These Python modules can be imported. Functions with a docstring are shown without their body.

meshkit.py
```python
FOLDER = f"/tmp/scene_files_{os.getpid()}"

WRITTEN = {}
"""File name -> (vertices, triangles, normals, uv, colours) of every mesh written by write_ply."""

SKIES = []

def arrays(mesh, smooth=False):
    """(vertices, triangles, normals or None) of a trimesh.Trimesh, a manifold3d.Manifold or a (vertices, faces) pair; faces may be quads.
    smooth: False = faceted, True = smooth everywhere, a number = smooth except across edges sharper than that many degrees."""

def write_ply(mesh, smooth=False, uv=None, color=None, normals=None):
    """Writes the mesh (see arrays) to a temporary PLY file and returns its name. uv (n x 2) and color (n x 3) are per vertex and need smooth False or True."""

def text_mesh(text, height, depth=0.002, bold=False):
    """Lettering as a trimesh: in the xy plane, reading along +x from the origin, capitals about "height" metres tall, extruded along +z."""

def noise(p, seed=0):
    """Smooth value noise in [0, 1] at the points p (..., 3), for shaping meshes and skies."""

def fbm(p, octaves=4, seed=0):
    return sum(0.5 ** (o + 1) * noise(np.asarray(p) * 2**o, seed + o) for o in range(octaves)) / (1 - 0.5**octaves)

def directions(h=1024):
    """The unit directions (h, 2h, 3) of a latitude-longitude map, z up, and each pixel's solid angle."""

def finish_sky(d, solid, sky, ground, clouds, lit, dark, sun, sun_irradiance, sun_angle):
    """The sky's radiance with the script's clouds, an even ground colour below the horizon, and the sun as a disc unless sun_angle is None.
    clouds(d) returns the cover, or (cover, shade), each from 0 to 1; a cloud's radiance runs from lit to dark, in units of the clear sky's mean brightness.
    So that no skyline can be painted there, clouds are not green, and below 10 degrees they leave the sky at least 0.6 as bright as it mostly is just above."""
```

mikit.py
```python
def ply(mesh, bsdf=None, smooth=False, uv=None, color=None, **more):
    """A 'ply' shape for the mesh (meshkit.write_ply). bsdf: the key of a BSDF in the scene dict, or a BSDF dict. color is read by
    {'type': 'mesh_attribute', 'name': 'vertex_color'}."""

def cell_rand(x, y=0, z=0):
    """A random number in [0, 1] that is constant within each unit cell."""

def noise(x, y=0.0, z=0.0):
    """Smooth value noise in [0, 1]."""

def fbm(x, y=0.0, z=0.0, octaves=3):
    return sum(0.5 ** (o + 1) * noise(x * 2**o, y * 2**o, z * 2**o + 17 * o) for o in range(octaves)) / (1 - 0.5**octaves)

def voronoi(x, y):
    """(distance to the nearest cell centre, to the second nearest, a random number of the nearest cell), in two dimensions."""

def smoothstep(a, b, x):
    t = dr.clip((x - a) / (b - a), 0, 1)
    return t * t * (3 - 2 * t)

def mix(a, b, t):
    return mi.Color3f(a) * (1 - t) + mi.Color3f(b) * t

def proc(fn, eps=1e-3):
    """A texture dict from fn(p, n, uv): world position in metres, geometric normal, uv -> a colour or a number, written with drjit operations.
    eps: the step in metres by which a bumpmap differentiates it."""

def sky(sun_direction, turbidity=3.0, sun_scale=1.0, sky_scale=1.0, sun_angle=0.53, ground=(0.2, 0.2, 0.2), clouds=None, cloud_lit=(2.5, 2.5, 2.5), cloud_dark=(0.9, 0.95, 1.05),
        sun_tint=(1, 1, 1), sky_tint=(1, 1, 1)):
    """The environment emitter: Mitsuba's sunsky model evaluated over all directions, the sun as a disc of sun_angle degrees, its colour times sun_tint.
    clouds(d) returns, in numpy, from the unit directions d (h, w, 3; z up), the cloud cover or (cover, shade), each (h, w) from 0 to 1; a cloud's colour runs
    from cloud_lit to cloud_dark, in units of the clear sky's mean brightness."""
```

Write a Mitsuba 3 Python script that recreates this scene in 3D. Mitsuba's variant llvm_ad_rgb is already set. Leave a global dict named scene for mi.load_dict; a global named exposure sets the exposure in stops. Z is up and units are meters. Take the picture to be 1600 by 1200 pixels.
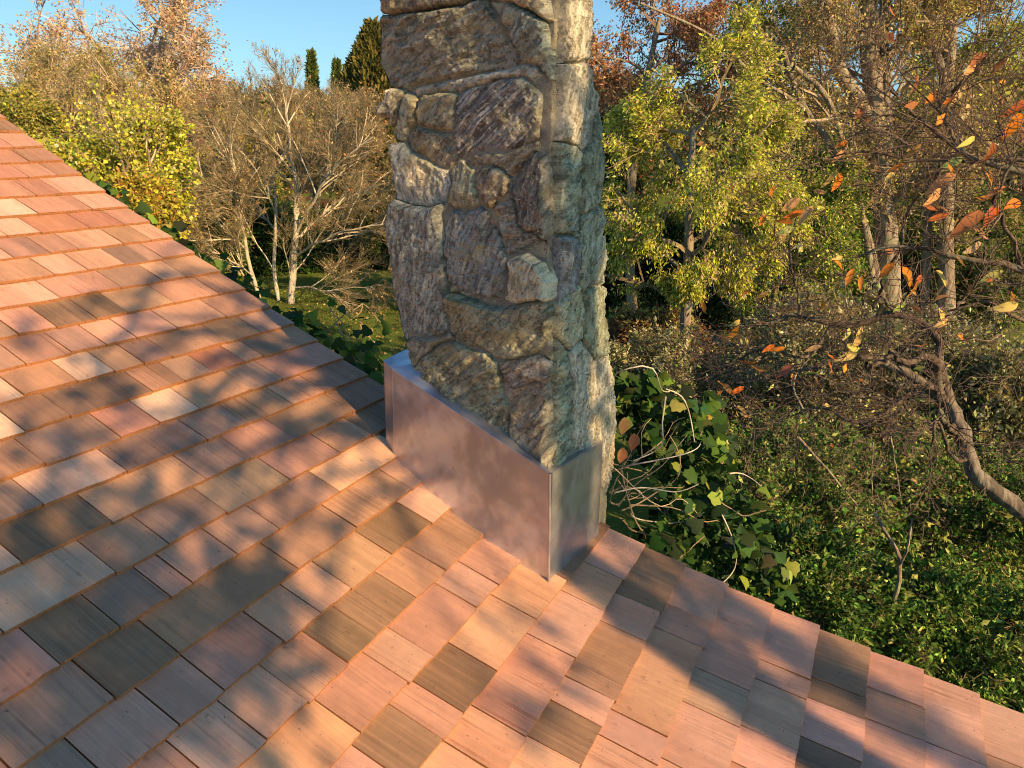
import math
import numpy as np
import drjit as dr
import mitsuba as mi
import meshkit
import mikit
from scipy.interpolate import CubicSpline
from scipy.spatial import Delaunay, cKDTree
import shapely
from shapely.geometry import Polygon, Point

scene, labels = {}, {}
T = mi.ScalarTransform4f

# ------------------------------------------------------------------ camera, light, exposure
EYE = 4.6                                   # eye height above the lawn, metres
CAM = np.array([0.0, 0.0, EYE])
PITCH, YAW, FPX = math.radians(19.497), math.radians(28.148), 1110.0   # focal length in pixels of a 1600 px wide frame
FWD = np.array([-math.sin(YAW), math.cos(YAW), 0.0])
RIGHT = np.array([math.cos(YAW), math.sin(YAW), 0.0])
look = FWD * math.cos(PITCH) - np.array([0, 0, math.sin(PITCH)])
scene["camera"] = {
    "type": "perspective", "fov": 2 * math.degrees(math.atan(800 / FPX)), "fov_axis": "x", "near_clip": 0.05, "far_clip": 600.0,
    "to_world": T().look_at(origin=CAM.tolist(), target=(CAM + look).tolist(), up=[0, 0, 1]),
}
SUN_EL, SUN_AZ = math.radians(27.0), math.radians(-16.5)   # azimuth from +x (down the roof slope)
SUN = np.array([math.cos(SUN_EL) * math.cos(SUN_AZ), math.cos(SUN_EL) * math.sin(SUN_AZ), math.sin(SUN_EL)])
scene["sky"] = mikit.sky(SUN.tolist(), turbidity=3.0, sun_scale=1.0, sky_scale=0.8, sun_angle=0.53, sun_tint=(1.0, 0.82, 0.59), sky_tint=(.75, .98, 1.08), ground=(0.10, 0.09, 0.06))
exposure = 2.7


def ray(u, v):
    """World direction through pixel (u, v) of the 1600 x 1200 photograph; used only to survey where things stand."""
    x, y = (np.asarray(u, float) - 800) / FPX, -(np.asarray(v, float) - 600) / FPX
    f, z = math.cos(PITCH) + y * math.sin(PITCH), -math.sin(PITCH) + y * math.cos(PITCH)
    return x[..., None] * RIGHT + f[..., None] * FWD + z[..., None] * np.array([0, 0, 1.0])


def at(u, v, d):
    """The point seen at (u, v), d metres ahead on the ground."""
    r = ray(u, v)
    return CAM + r * (np.asarray(d, float) / (r @ FWD))[..., None]


def unit(a):
    return a / (np.linalg.norm(a, axis=-1, keepdims=True) + 1e-12)


# ------------------------------------------------------------------ materials
def gather(table, i):
    return mi.Color3f(*[dr.gather(mi.Float, mi.Float(np.ascontiguousarray(table[:, c], dtype=np.float32)), i) for c in range(3)])


nz, fbm, sstep, mix = mikit.noise, mikit.fbm, mikit.smoothstep, mikit.mix
VCOL = {"type": "mesh_attribute", "name": "vertex_color"}
scene["leaf_matte"] = {"type": "principledthin", "base_color": VCOL, "roughness": 0.55, "diff_trans": 0.7, "spec_trans": 0.0, "eta": 1.4}
scene["leaf_gloss"] = {"type": "principledthin", "base_color": VCOL, "roughness": 0.28, "diff_trans": 0.45, "spec_trans": 0.0, "eta": 1.5}
scene["twig_bark"] = {"type": "twosided", "b": {"type": "diffuse", "reflectance": VCOL}}


def bark_fn(a, b, c):
    def fn(p, n, uv):
        s = fbm(p.x * 45, p.y * 45, p.z * 7, 3)
        t = fbm(p.x * 9 + 5, p.y * 9, p.z * 6, 3)
        col = mix(a, b, sstep(0.35, 0.65, s))
        return mix(col, c, sstep(0.52, 0.7, t))
    return fn


def bark(key, a, b, c, depth):
    scene[key] = {"type": "twosided", "b": {"type": "bumpmap", "scale": depth, "t": mikit.proc(lambda p, n, uv: fbm(p.x * 55, p.y * 55, p.z * 9, 3)),
                  "b": {"type": "diffuse", "reflectance": mikit.proc(bark_fn(a, b, c))}}}


bark("bark_grey", (.165, .135, .105), (.31, .265, .21), (.25, .25, .18), 0.012)
bark("bark_pale", (.36, .33, .27), (.56, .52, .43), (.46, .44, .36), 0.004)
bark("bark_limb", (.10, .088, .076), (.20, .178, .15), (.18, .18, .145), 0.010)
bark("bark_dark", (.07, .055, .045), (.16, .13, .105), (.14, .14, .11), 0.006)

# ------------------------------------------------------------------ mesh helpers


def put(key, mesh, bsdf, label=None, smooth=False, uv=None, color=None, kind=None):
    n = 0
    k = key
    while k in scene:
        n += 1
        k = f"{key}_{n:03d}"
    scene[k] = mikit.ply(mesh, bsdf, smooth, uv=uv, color=color)
    if label or kind:
        labels[k] = {**({"label": label} if label else {}), **({"kind": kind} if kind else {})}
    return k


def thing(key, label, category, group=None, kind=None):
    n, k = 0, key
    while k in labels:
        n += 1
        k = f"{key}_{n:03d}"
    labels[k] = {"label": label, "category": category}
    if group:
        labels[k]["group"] = group
    if kind:
        labels[k]["kind"] = kind
    return k


def tubes(pts, rad, sides=3):
    """pts (N, n, 3), rad (N, n) -> one mesh of N tapered tubes."""
    N, n = pts.shape[:2]
    t = unit(np.gradient(pts, axis=1))
    ref = np.where(np.abs(t[..., 2:]) < 0.9, [0, 0, 1.0], [1.0, 0, 0])
    a = unit(np.cross(t, ref))
    b = np.cross(t, a)
    ang = np.arange(sides) * 2 * np.pi / sides
    v = pts[:, :, None] + rad[:, :, None, None] * (np.cos(ang)[:, None] * a[:, :, None] + np.sin(ang)[:, None] * b[:, :, None])
    i, j = np.meshgrid(np.arange(n - 1), np.arange(sides), indexing="ij")
    q = np.stack([i * sides + j, i * sides + (j + 1) % sides, (i + 1) * sides + (j + 1) % sides, (i + 1) * sides + j], -1).reshape(-1, 4)
    f = np.vstack([q[:, [0, 1, 2]], q[:, [0, 2, 3]]])
    f = (f[None] + (np.arange(N) * n * sides)[:, None, None]).reshape(-1, 3)
    return v.reshape(-1, 3), f


def join(ms):
    v, f, o = [], [], 0
    for a, b in ms:
        v.append(a); f.append(b + o); o += len(a)
    return np.vstack(v), np.vstack(f)


def resample(p, n):
    p = np.asarray(p, float)
    s = np.concatenate([[0], np.cumsum(np.linalg.norm(np.diff(p, axis=0), axis=1))])
    if len(p) > 2:
        return CubicSpline(s, p, bc_type="natural")(np.linspace(0, s[-1], n))
    return np.stack([np.interp(np.linspace(0, s[-1], n), s, p[:, c]) for c in range(3)], 1)


def limb(p, r0, r1, n=14, sides=9, rng=None, rough=0.12):
    q = resample(p, n)
    r = np.linspace(1, 0, n) ** 0.8 * (r0 - r1) + r1
    v, f = tubes(q[None], r[None], sides)
    if rng is not None:
        c = np.repeat(q, sides, 0)
        v = c + (v - c) * (1 + rough * rng.normal(size=(len(v), 1)))
    return v, f


def in_env(p, env):
    if env is None:
        return np.ones(p.shape[:-1], bool)
    c, r = env
    q = (p - c) / r
    return (q ** 2).sum(-1) < .55 + .9 * meshkit.fbm(q * 2.3 + np.sum(c))      # lumps and hollows in the outline


def grow(rng, S, D, L, R, levels, env=None):
    """Level by level, all branches of a level at once. Returns [(points (N, n, 3), radii (N, n))]."""
    out = []
    for li, lv in enumerate(levels):
        N, n = len(S), lv["n"]
        p, d, pts = S.copy(), D.copy(), [S]
        for _ in range(n):
            d = unit(d + lv.get("wander", .15) * rng.normal(size=(N, 3)) + lv.get("up", 0) * np.array([0, 0, 1.0]))
            p = p + d * (L / n)[:, None]
            pts.append(p)
        pts = np.stack(pts, 1)
        t = np.linspace(0, 1, n + 1)
        rad = R[:, None] * (1 - (1 - lv.get("taper", .45)) * t)
        out.append((pts, rad))
        if li == len(levels) - 1:
            break
        S, D, L, R = sprout(rng, pts, rad, L, levels[li + 1], env)
        if len(S) == 0:
            break
    return out


def sprout(rng, pts, rad, L, lv, env):
    """Roots, directions, lengths and radii of the next level along the polylines pts."""
    N, n1 = pts.shape[:2]
    k = lv["kids"]
    tt = rng.uniform(lv.get("lo", .25), lv.get("hi", 1.0), (N, k)) * (n1 - 1)
    i = np.minimum(tt.astype(int), n1 - 2)
    w = (tt - i)[..., None]
    r_ = np.arange(N)[:, None]
    P = pts[r_, i] * (1 - w) + pts[r_, i + 1] * w
    tan = unit(pts[r_, i + 1] - pts[r_, i])
    side = unit(np.cross(tan, rng.normal(size=tan.shape)))
    a = np.radians(lv.get("angle", 45)) * rng.uniform(.6, 1.3, (N, k))[..., None]
    D = unit(tan * np.cos(a) + side * np.sin(a) + lv.get("bias", np.zeros(3)))
    LL = L[:, None] * lv.get("len", .6) * (1.15 - .6 * tt / (n1 - 1)) * rng.uniform(.6, 1.25, (N, k))
    RR = np.minimum(rad[r_, i] * .75, lv.get("rad", 1e9)) * np.ones((N, k))
    P, D, LL, RR = P.reshape(-1, 3), D.reshape(-1, 3), LL.ravel(), RR.ravel()
    if env is not None:
        ok = np.zeros(len(P), bool)
        for s in (1, .75, .5, .3):
            fit = ~ok & in_env(P + D * (LL * s)[:, None], env)
            LL = np.where(fit, LL * s, LL)
            ok |= fit
        P, D, LL, RR = P[ok], D[ok], LL[ok], RR[ok]
    return P, D, LL, np.maximum(RR, .0025)


def leaf_quads(P, D, Nn, L, W):
    """One folded two-triangle leaf per point."""
    side = unit(np.cross(D, Nn))
    up = np.cross(side, D)
    m = P + D * (.45 * L)[:, None]
    v = np.stack([P, m + side * (W / 2)[:, None] + up * (.12 * W)[:, None], P + D * L[:, None], m - side * (W / 2)[:, None] + up * (.12 * W)[:, None]], 1)
    o = np.arange(len(P))[:, None] * 4
    f = np.concatenate([o + [0, 1, 2], o + [0, 2, 3]], 1).reshape(-1, 3)
    return v.reshape(-1, 3), f


def leaf_cloud(rng, P, size, cols, droop=0.3, ratio=.5, jitter=.25, out=None):
    """(mesh, colours): leaves at P, sizes in metres, each of one of the colours with its own small variation."""
    n = len(P)
    D = rng.normal(size=(n, 3))
    if out is not None:
        D = D * .8 + unit(P - out)
    D = unit(D - [0, 0, droop])
    L = size * rng.uniform(.6, 1.3, n)
    m = leaf_quads(P, D, rng.normal(size=(n, 3)), L, L * ratio * rng.uniform(.8, 1.2, n))
    cols = np.asarray(cols, float)
    c = cols[rng.integers(0, len(cols), n)] * np.exp(jitter * rng.normal(size=(n, 1))) * np.exp(.08 * rng.normal(size=(n, 3)))
    return m, np.repeat(np.clip(c, 0.005, .85), 4, 0)


def solid(n, c, rng=None, j=.15):
    c = np.tile(np.asarray(c, float), (n, 1))
    return c

# ------------------------------------------------------------------ the house roof: a concave slope of cedar shingles
RAKE = 1.966
_zg = [1.3374, 1.242, 1.1466, 1.0512, 0.9559, 0.8605, 0.7651, 0.6697, 0.5744, 0.479, 0.3836, 0.2882, 0.1929, 0.0976, 0.0024, -0.093, -0.1869, -0.2756, -0.3612, -0.4491, -0.5376,
       -0.6263, -0.716, -0.8036, -0.8887, -0.9721, -1.0517, -1.1256, -1.1919, -1.2486, -1.2952, -1.3378, -1.3773, -1.4109, -1.4434, -1.4759, -1.5081, -1.5403, -1.5725]
roof_z = CubicSpline((-3.2 + .1 * np.arange(len(_zg))) * 1.966, np.array(_zg) + EYE)
# each course from the ridge down: butt line x at the rake, its slant, joints along the course, tone of every shingle
COURSES = [
    (-3.6706, -0.1923, [], 'K'),
    (-3.5452, 0.1227, [], 'B'),
    (-3.4201, 0.0531, [], 'P'),
    (-3.2964, 0.0035, [1.817], 'KB'),
    (-3.1818, 0.0095, [1.739, 1.858], 'KKB'),
    (-3.0358, -0.0324, [1.545, 1.678, 1.777], 'GKKP'),
    (-2.9068, -0.0218, [1.598, 1.811], 'SKP'),
    (-2.7767, -0.0221, [1.41, 1.524, 1.705, 1.849], 'SPRRK'),
    (-2.6476, -0.0248, [1.347, 1.47, 1.571, 1.747, 1.868], 'PMKMTP'),
    (-2.5213, -0.0213, [1.398, 1.516, 1.657, 1.817], 'TPPMP'),
    (-2.3864, -0.0361, [1.334, 1.546, 1.708, 1.809], 'PMGTT'),
    (-2.2555, -0.0327, [1.121, 1.233, 1.361, 1.469, 1.647, 1.841], 'GPDDTKB'),
    (-2.1284, -0.0333, [1.06, 1.191, 1.299, 1.402, 1.553, 1.756], 'GMGPPPT'),
    (-2.0075, -0.0357, [0.981, 1.128, 1.24, 1.336, 1.435, 1.65, 1.801], 'STSTMTTG'),
    (-1.8947, -0.0322, [0.906, 1.026, 1.269, 1.341, 1.385, 1.49, 1.622, 1.702], 'STDBBGROT'),
    (-1.7749, -0.0282, [0.877, 1.076, 1.197, 1.332, 1.531, 1.663], 'BMKSOGK'),
    (-1.6597, -0.0298, [0.797, 1.008, 1.255, 1.402, 1.59, 1.74], 'GSMGTOB'),
    (-1.5401, -0.0275, [0.672, 0.877, 1.145, 1.301, 1.47, 1.736], 'SDOMKTB'),
    (-1.431, -0.0128, [0.555, 0.793, 0.929, 1.104, 1.325, 1.538, 1.696], 'SSOMGMTD'),
    (-1.3209, -0.0045, [0.712, 0.833, 0.893, 1.027, 1.166, 1.403], 'DGKMPMO'),
    (-1.2016, -0.002, [0.608, 0.753, 1.102, 1.33, 1.59], 'GDTTBO'),
    (-1.0812, 0.0015, [0.65, 0.757, 0.925, 1.043, 1.155, 1.326, 1.516], 'PPKTOTDP'),
    (-0.9533, 0.0051, [0.737, 0.852, 0.981, 1.086, 1.251, 1.389], 'SOODDOB'),
    (-0.8191, -0.0026, [0.87, 1.034, 1.133, 1.339, 1.457], 'OKPKMK'),
    (-0.681, -0.0036, [0.969, 1.051, 1.201, 1.419, 1.621], 'DKDOOD'),
    (-0.56, 0.0156, [1.09, 1.37, 1.582, 1.746], 'OOPOP'),
    (-0.4265, 0.0095, [1.104, 1.225, 1.313, 1.553, 1.69], 'ODPBPD'),
    (-0.2871, 0.0074, [1.211, 1.296, 1.635, 1.753], 'PPOKP'),
    (-0.149, 0.0073, [1.434, 1.567], 'PGP'),
    (-0.0174, 0.008, [1.456, 1.635, 1.716], 'PPGP'),
    (0.1238, -0.0038, [1.518, 1.66, 1.744], 'DPDD'),
    (0.2586, 0.0027, [], 'PP'),
    (0.3956, -0.0063, [1.698], 'PP'),
]

COURSES.append((0.535, 0.0, [1.752], "TP"))
TONES = {  # two woods that each shingle is streaked with
    "P": ((.50, .31, .235), (.42, .25, .185)), "K": ((.43, .245, .18), (.34, .195, .14)), "T": ((.40, .25, .16), (.30, .19, .125)), "O": ((.53, .33, .21), (.45, .26, .165)),
    "B": ((.25, .155, .10), (.33, .20, .135)), "D": ((.19, .128, .08), (.25, .165, .105)), "G": ((.31, .215, .16), (.38, .25, .185)), "S": ((.55, .41, .32), (.46, .31, .235)),
    "R": ((.38, .19, .13), (.31, .15, .105)), "M": ((.45, .275, .205), (.26, .17, .13)),
}
house = thing("house", "roof slope covered with new pinkish cedar shingles, a stone chimney at its edge", "house")
wood_a, wood_b = [], []


def shingle_mesh(rng, k, ya, yb, ident):
    xk, mk = COURSES[k][:2] if 0 <= k < len(COURSES) else ((COURSES[0][0] + .1385 * k, -.03) if k < 0 else (COURSES[-1][0] + .139 * (k - len(COURSES) + 1), 0))
    if k == 0:
        xp, mp = xk - .128, mk
    else:
        xp, mp = COURSES[k - 1][:2] if 0 < k <= len(COURSES) else (xk - .139, mk)
    if k < 2:
        mk = mp = -.03
    th = .0105 + rng.uniform(-.0015, .002)
    g = rng.uniform(.001, .0022)
    ys = np.linspace(ya + g, yb - g, 5)
    lift = rng.normal(0, .0008) + np.linspace(-1, 1, 5) * rng.normal(0, .0009)
    slip = rng.normal(0, .0016) + np.concatenate([rng.normal(0, .0011, 5)])
    cup = rng.normal(0, .0007) * (1 - (np.linspace(-1, 1, 5)) ** 2)
    X0 = xk + mk * (RAKE - ys) + slip
    Z0 = roof_z(X0) + lift
    Xp = xp + mp * (RAKE - ys)
    Zp = roof_z(Xp) - .0115
    rows = []
    for t in (0, .35, .7, 1.0, 1.45):
        rows.append(np.stack([X0 + (Xp - X0) * t, ys, Z0 + (Zp - Z0) * t + cup * (1 - t)], 1))
    top = np.array(rows)                                       # (5, 5, 3)
    bot = top[[0, 4]].copy()
    bot[0, :, 2] -= th
    bot[0, :, 0] -= th * .35
    bot[1, :, 2] -= .003
    V, F, UV = [], [], []
    off = rng.uniform(0, 3)

    def sheet(A, vv, flip=False):
        n, m = A.shape[:2]
        o = sum(len(x) for x in V)
        V.append(A.reshape(-1, 3))
        uu = ident * 4 + (A[..., 1] - ya)
        UV.append(np.stack([uu, np.broadcast_to(vv, (n, m))], -1).reshape(-1, 2))
        i, j = np.meshgrid(np.arange(n - 1), np.arange(m - 1), indexing="ij")
        q = np.stack([i * m + j, (i + 1) * m + j, (i + 1) * m + j + 1, i * m + j + 1], -1).reshape(-1, 4) + o
        if flip:
            q = q[:, ::-1]
        F.append(np.vstack([q[:, [0, 1, 2]], q[:, [0, 2, 3]]]))

    vv = off + (X0.mean() - top[..., 0])
    sheet(top, vv, True)
    sheet(np.stack([bot[0], top[0]]), 60 + np.array([[0.0], [th]]), True)         # butt: end grain
    for c in (0, 4):
        sheet(np.stack([top[[0, 4], c], bot[:, c]]), 60 + np.zeros((2, 2)), c == 0)
    return np.vstack(V), np.vstack(F), np.vstack(UV)


def chimney_line(x):
    """y of the chimney's front face above the roof, or the rake where it does not stand."""
    return np.where((x > -1.37) & (x < -.80), 1.679 + (x + 1.339) * -.158 + .05, RAKE)


rs = np.random.default_rng(11)
parts, extra = [], []
for k in range(-12, len(COURSES) + 4):
    seen = 0 <= k < len(COURSES)
    xk = COURSES[k][0] if seen else (COURSES[0][0] + .1385 * k if k < 0 else COURSES[-1][0] + .139 * (k - len(COURSES) + 1))
    ylim = float(chimney_line(np.array(xk - .03)))
    J, tones = (list(COURSES[k][2]), COURSES[k][3]) if seen else ([], "K")
    J = [y for y in J if y < ylim - .03]
    edges, tn = J + [ylim], list(tones[:len(J)]) + [tones[-1] if len(tones) > len(J) else "K"]
    if not seen:
        edges, tn = [ylim], []
    if seen and not J:                                        # only the end of the course is in the picture
        edges = [ylim]
        tn = [tones[-1]]
        J = []
    y = edges[0]
    first = tn[0] if tn else None
    left = []
    while y > -2.6:
        w = rs.uniform(.11, .24)
        left.append((y - w, y, first or "PKTKPBMTSGKOD"[rs.integers(13)]))
        first = None
        y -= w
    row = left[::-1] + [(edges[i], edges[i + 1], tn[i + 1]) for i in range(len(edges) - 1)]
    for ya, yb, t in row:
        if yb - ya < .012:
            continue
        q = np.array([xk - .06, (ya + yb) / 2, float(roof_z(xk - .06))]) - CAM
        corners = np.array([[xk - e, yy, float(roof_z(xk - e))] for e in (0, .13) for yy in (ya, yb)]) - CAM
        dep = corners @ look
        px, py = 800 + FPX * (corners @ RIGHT) / dep, 600 - FPX * (corners @ np.cross(RIGHT, look)) / dep
        vis = dep.min() > .2 and px.max() > 0 and px.min() < 1600 and py.min() < 1200 and py.max() > 0
        (parts if vis and k >= 0 else extra).append((k, ya, yb, t))
print("shingles in view", len(parts), "others", len(extra))
if len(parts) > 300:                                          # the smallest ones in view join the mass
    size = [(b - a) / max(np.linalg.norm(np.array([COURSES[k][0], (a + b) / 2, -1.0])), .1) ** 2 for k, a, b, t in parts]
    keep = set(np.argsort(size)[::-1][:300].tolist())
    extra += [s for i, s in enumerate(parts) if i not in keep]
    parts = [s for i, s in enumerate(parts) if i in keep]
ident = 0
mass = []
for group, (lst) in (("part", parts), ("mass", extra)):
    for k, ya, yb, t in lst:
        a, b = (np.array(c) for c in TONES[t])
        h = np.array([1.03, .955, .93]) * np.exp(rs.normal(0, .09)) * np.exp(rs.normal(0, .025, 3))
        wood_a.append(a * h)
        wood_b.append(b * h)
        m = shingle_mesh(rs, k, ya, yb, ident)
        if group == "part":
            put("house__roof__shingle", m[:2], "cedar", smooth=False, uv=m[2])
        else:
            mass.append(m)
        ident += 1
o, V, F, U = 0, [], [], []
for m in mass:
    V.append(m[0]); F.append(m[1] + o); U.append(m[2]); o += len(m[0])
put("house__roof__shingle_field", (np.vstack(V), np.vstack(F)), "cedar", uv=np.vstack(U), kind="stuff")
wood_a, wood_b = np.array(wood_a), np.array(wood_b)


def cedar_fn(p, n, uv):
    i = dr.floor(uv.x / 4)
    u, v = uv.x - i * 4, uv.y
    k = mi.UInt32(dr.clip(i, 0, len(wood_a) - 1))
    h = dr.fma(i, 0.37, 0) - dr.floor(i * 0.37)
    warp = (nz(u * 9 + i * 3.1, v * 4) - .5) * .014
    grain = fbm((u + warp) * 170 + h * 90, v * 3.2 + h * 40, i, 3)
    fine = nz((u + warp) * 700 + h * 50, v * 9, i)
    band = fbm((u + warp) * 13 + h * 70, v * 2.2, i * 1.7, 2)
    col = mix(gather(wood_a, k), gather(wood_b, k), sstep(.34, .66, band + (grain - .5) * .22))
    col = col * (.76 + .30 * grain + .18 * fine)
    blot = fbm(u * 60 + h * 20, v * 26 + 4, i + 9, 3)                       # scuffs and small stains
    col = mix(col, col * mi.Color3f(.55, .48, .43), .5 * sstep(.80, .88, blot))
    col = col * (.90 + .20 * fbm(u * 70 + h * 31, v * 55, i + 5, 3))
    col = mix(col, col * mi.Color3f(.58, .50, .45), .6 * sstep(.80, .90, nz((u + warp) * 330 + h * 77, v * 3.5 + 8, i + 3)) * sstep(.45, .6, fbm(u * 8, v * 4, i + 2, 2)))   # checks along the grain
    col = mix(col, mi.Color3f(.09, .06, .05), .8 * sstep(.955, .975, nz(u * 190 + 3, v * 190, i)))                             # flecks
    e = nz(u * 240, p.z * 420, p.x * 100)
    end = mix((.17, .070, .032), (.40, .19, .085), e * .8 + .2 * fbm(u * 25, i, 0, 2))
    return dr.select(v > 30, end, col)


def cedar_bump(p, n, uv):
    i = dr.floor(uv.x / 4)
    u = uv.x - i * 4
    return nz(u * 330 + i * 7.7, uv.y * 9, i) + .6 * fbm(u * 90 + i * 3.3, uv.y * 30, i, 2)


scene["cedar"] = {"type": "twosided", "b": {"type": "bumpmap", "scale": .00045, "t": mikit.proc(cedar_bump, eps=6e-4),
                  "b": {"type": "principled", "base_color": mikit.proc(cedar_fn), "roughness": .62, "specular": .35}}}
scene["painted_wood"] = {"type": "twosided", "b": {"type": "diffuse", "reflectance": mikit.proc(lambda p, n, uv: mix((.30, .25, .20), (.40, .33, .27), fbm(p.x * 6, p.y * 40, p.z * 40, 3)))}}


def profile_sheet(x0, x1, ya, yb, top, bottom, n=60):
    """A slab that follows the roof's curve, top and bottom metres below the shingle line."""
    x = np.linspace(x0, x1, n)
    z = roof_z(x)
    P = [np.stack([x, np.full(n, y), z - d], 1) for y, d in ((ya, top), (yb, top), (yb, bottom), (ya, bottom))]
    V = np.vstack(P)
    F = []
    for a in range(4):
        b = (a + 1) % 4
        for i in range(n - 1):
            F += [[a * n + i, b * n + i, b * n + i + 1], [a * n + i, b * n + i + 1, a * n + i + 1]]
    for e in (0, n - 1):
        F += [[e, n + e, 2 * n + e], [e, 2 * n + e, 3 * n + e]]
    return V, np.array(F)


put("house__roof", profile_sheet(-5.3, 1.02, -2.6, 1.925, .027, .047), "painted_wood")
put("house__rake_board", profile_sheet(-5.3, 1.02, 1.926, 1.948, .022, .19), "painted_wood")
xw = np.linspace(-5.3, .95, 30)
wall = np.vstack([np.stack([xw, np.full(30, 1.90), roof_z(xw) - .05], 1), np.stack([xw, np.full(30, 1.90), np.full(30, -.05)], 1)])
put("house__gable_wall", (wall, np.array([[i, i + 1, i + 31] for i in range(29)] + [[i, i + 31, i + 30] for i in range(29)])), "painted_wood")

# ------------------------------------------------------------------ the fieldstone chimney and its metal flashing
chimney = thing("stone_chimney", "square chimney of rough grey-brown fieldstone rising from metal flashing at the roof edge", "chimney")
FA, FB, FC, FD = (np.array(p) + [0, 0, EYE] for p in ((-1.388, 1.706, -.967), (-1.339, 1.679, -.987), (-.727, 1.581, -1.21), (-.699, 1.898, -1.218)))
d1 = unit((FC - FB) * [1, 1, 0]); n1 = np.array([d1[1], -d1[0], 0])        # along the front face; out of it, towards the viewer
d2 = unit((FD - FC) * [1, 1, 0]); n2 = np.array([d2[1], -d2[0], 0])        # along the right face; out of it
OF = FC - n1 * .050 - n2 * .030                                             # front right corner of the masonry
OF = OF * [1, 1, 0]
frame = {"front": (OF, d1, n1), "side": (OF, d2, n2)}


def on_face(face, px):
    o, d, n = frame[face]
    r = ray(*np.asarray(px, float).T)
    q = CAM + r * (((o - CAM) @ n) / (r @ n))[:, None]
    return np.stack([(q - o) @ d, q[:, 2]], 1)


Lp = on_face("front", [(614, -60), (606, 0), (602, 60), (601, 100), (616, 130), (622, 200), (628, 260), (628, 310), (620, 345), (622, 400), (624, 470), (634, 520), (646, 560), (655, 600), (668, 660)])
Rp = on_face("side", [(920, -60), (918, 0), (916, 60), (914, 95), (925, 140), (934, 180), (938, 260), (936, 330), (941, 400), (938, 450), (941, 500), (948, 560), (955, 610), (954, 680), (950, 760)])
Cp = on_face("front", [(842, -60), (840, 0), (838, 100), (836, 160), (834, 230), (838, 300), (842, 370), (842, 460), (846, 540), (846, 600), (850, 680), (856, 735)])


Cp[:, 0] = .3 * Cp[:, 0] - .002


def along(table, z):
    o = np.argsort(table[:, 1])
    return np.interp(z, table[o, 1], table[o, 0])


mesh_noise = np.random.default_rng(5)
import meshkit


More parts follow.
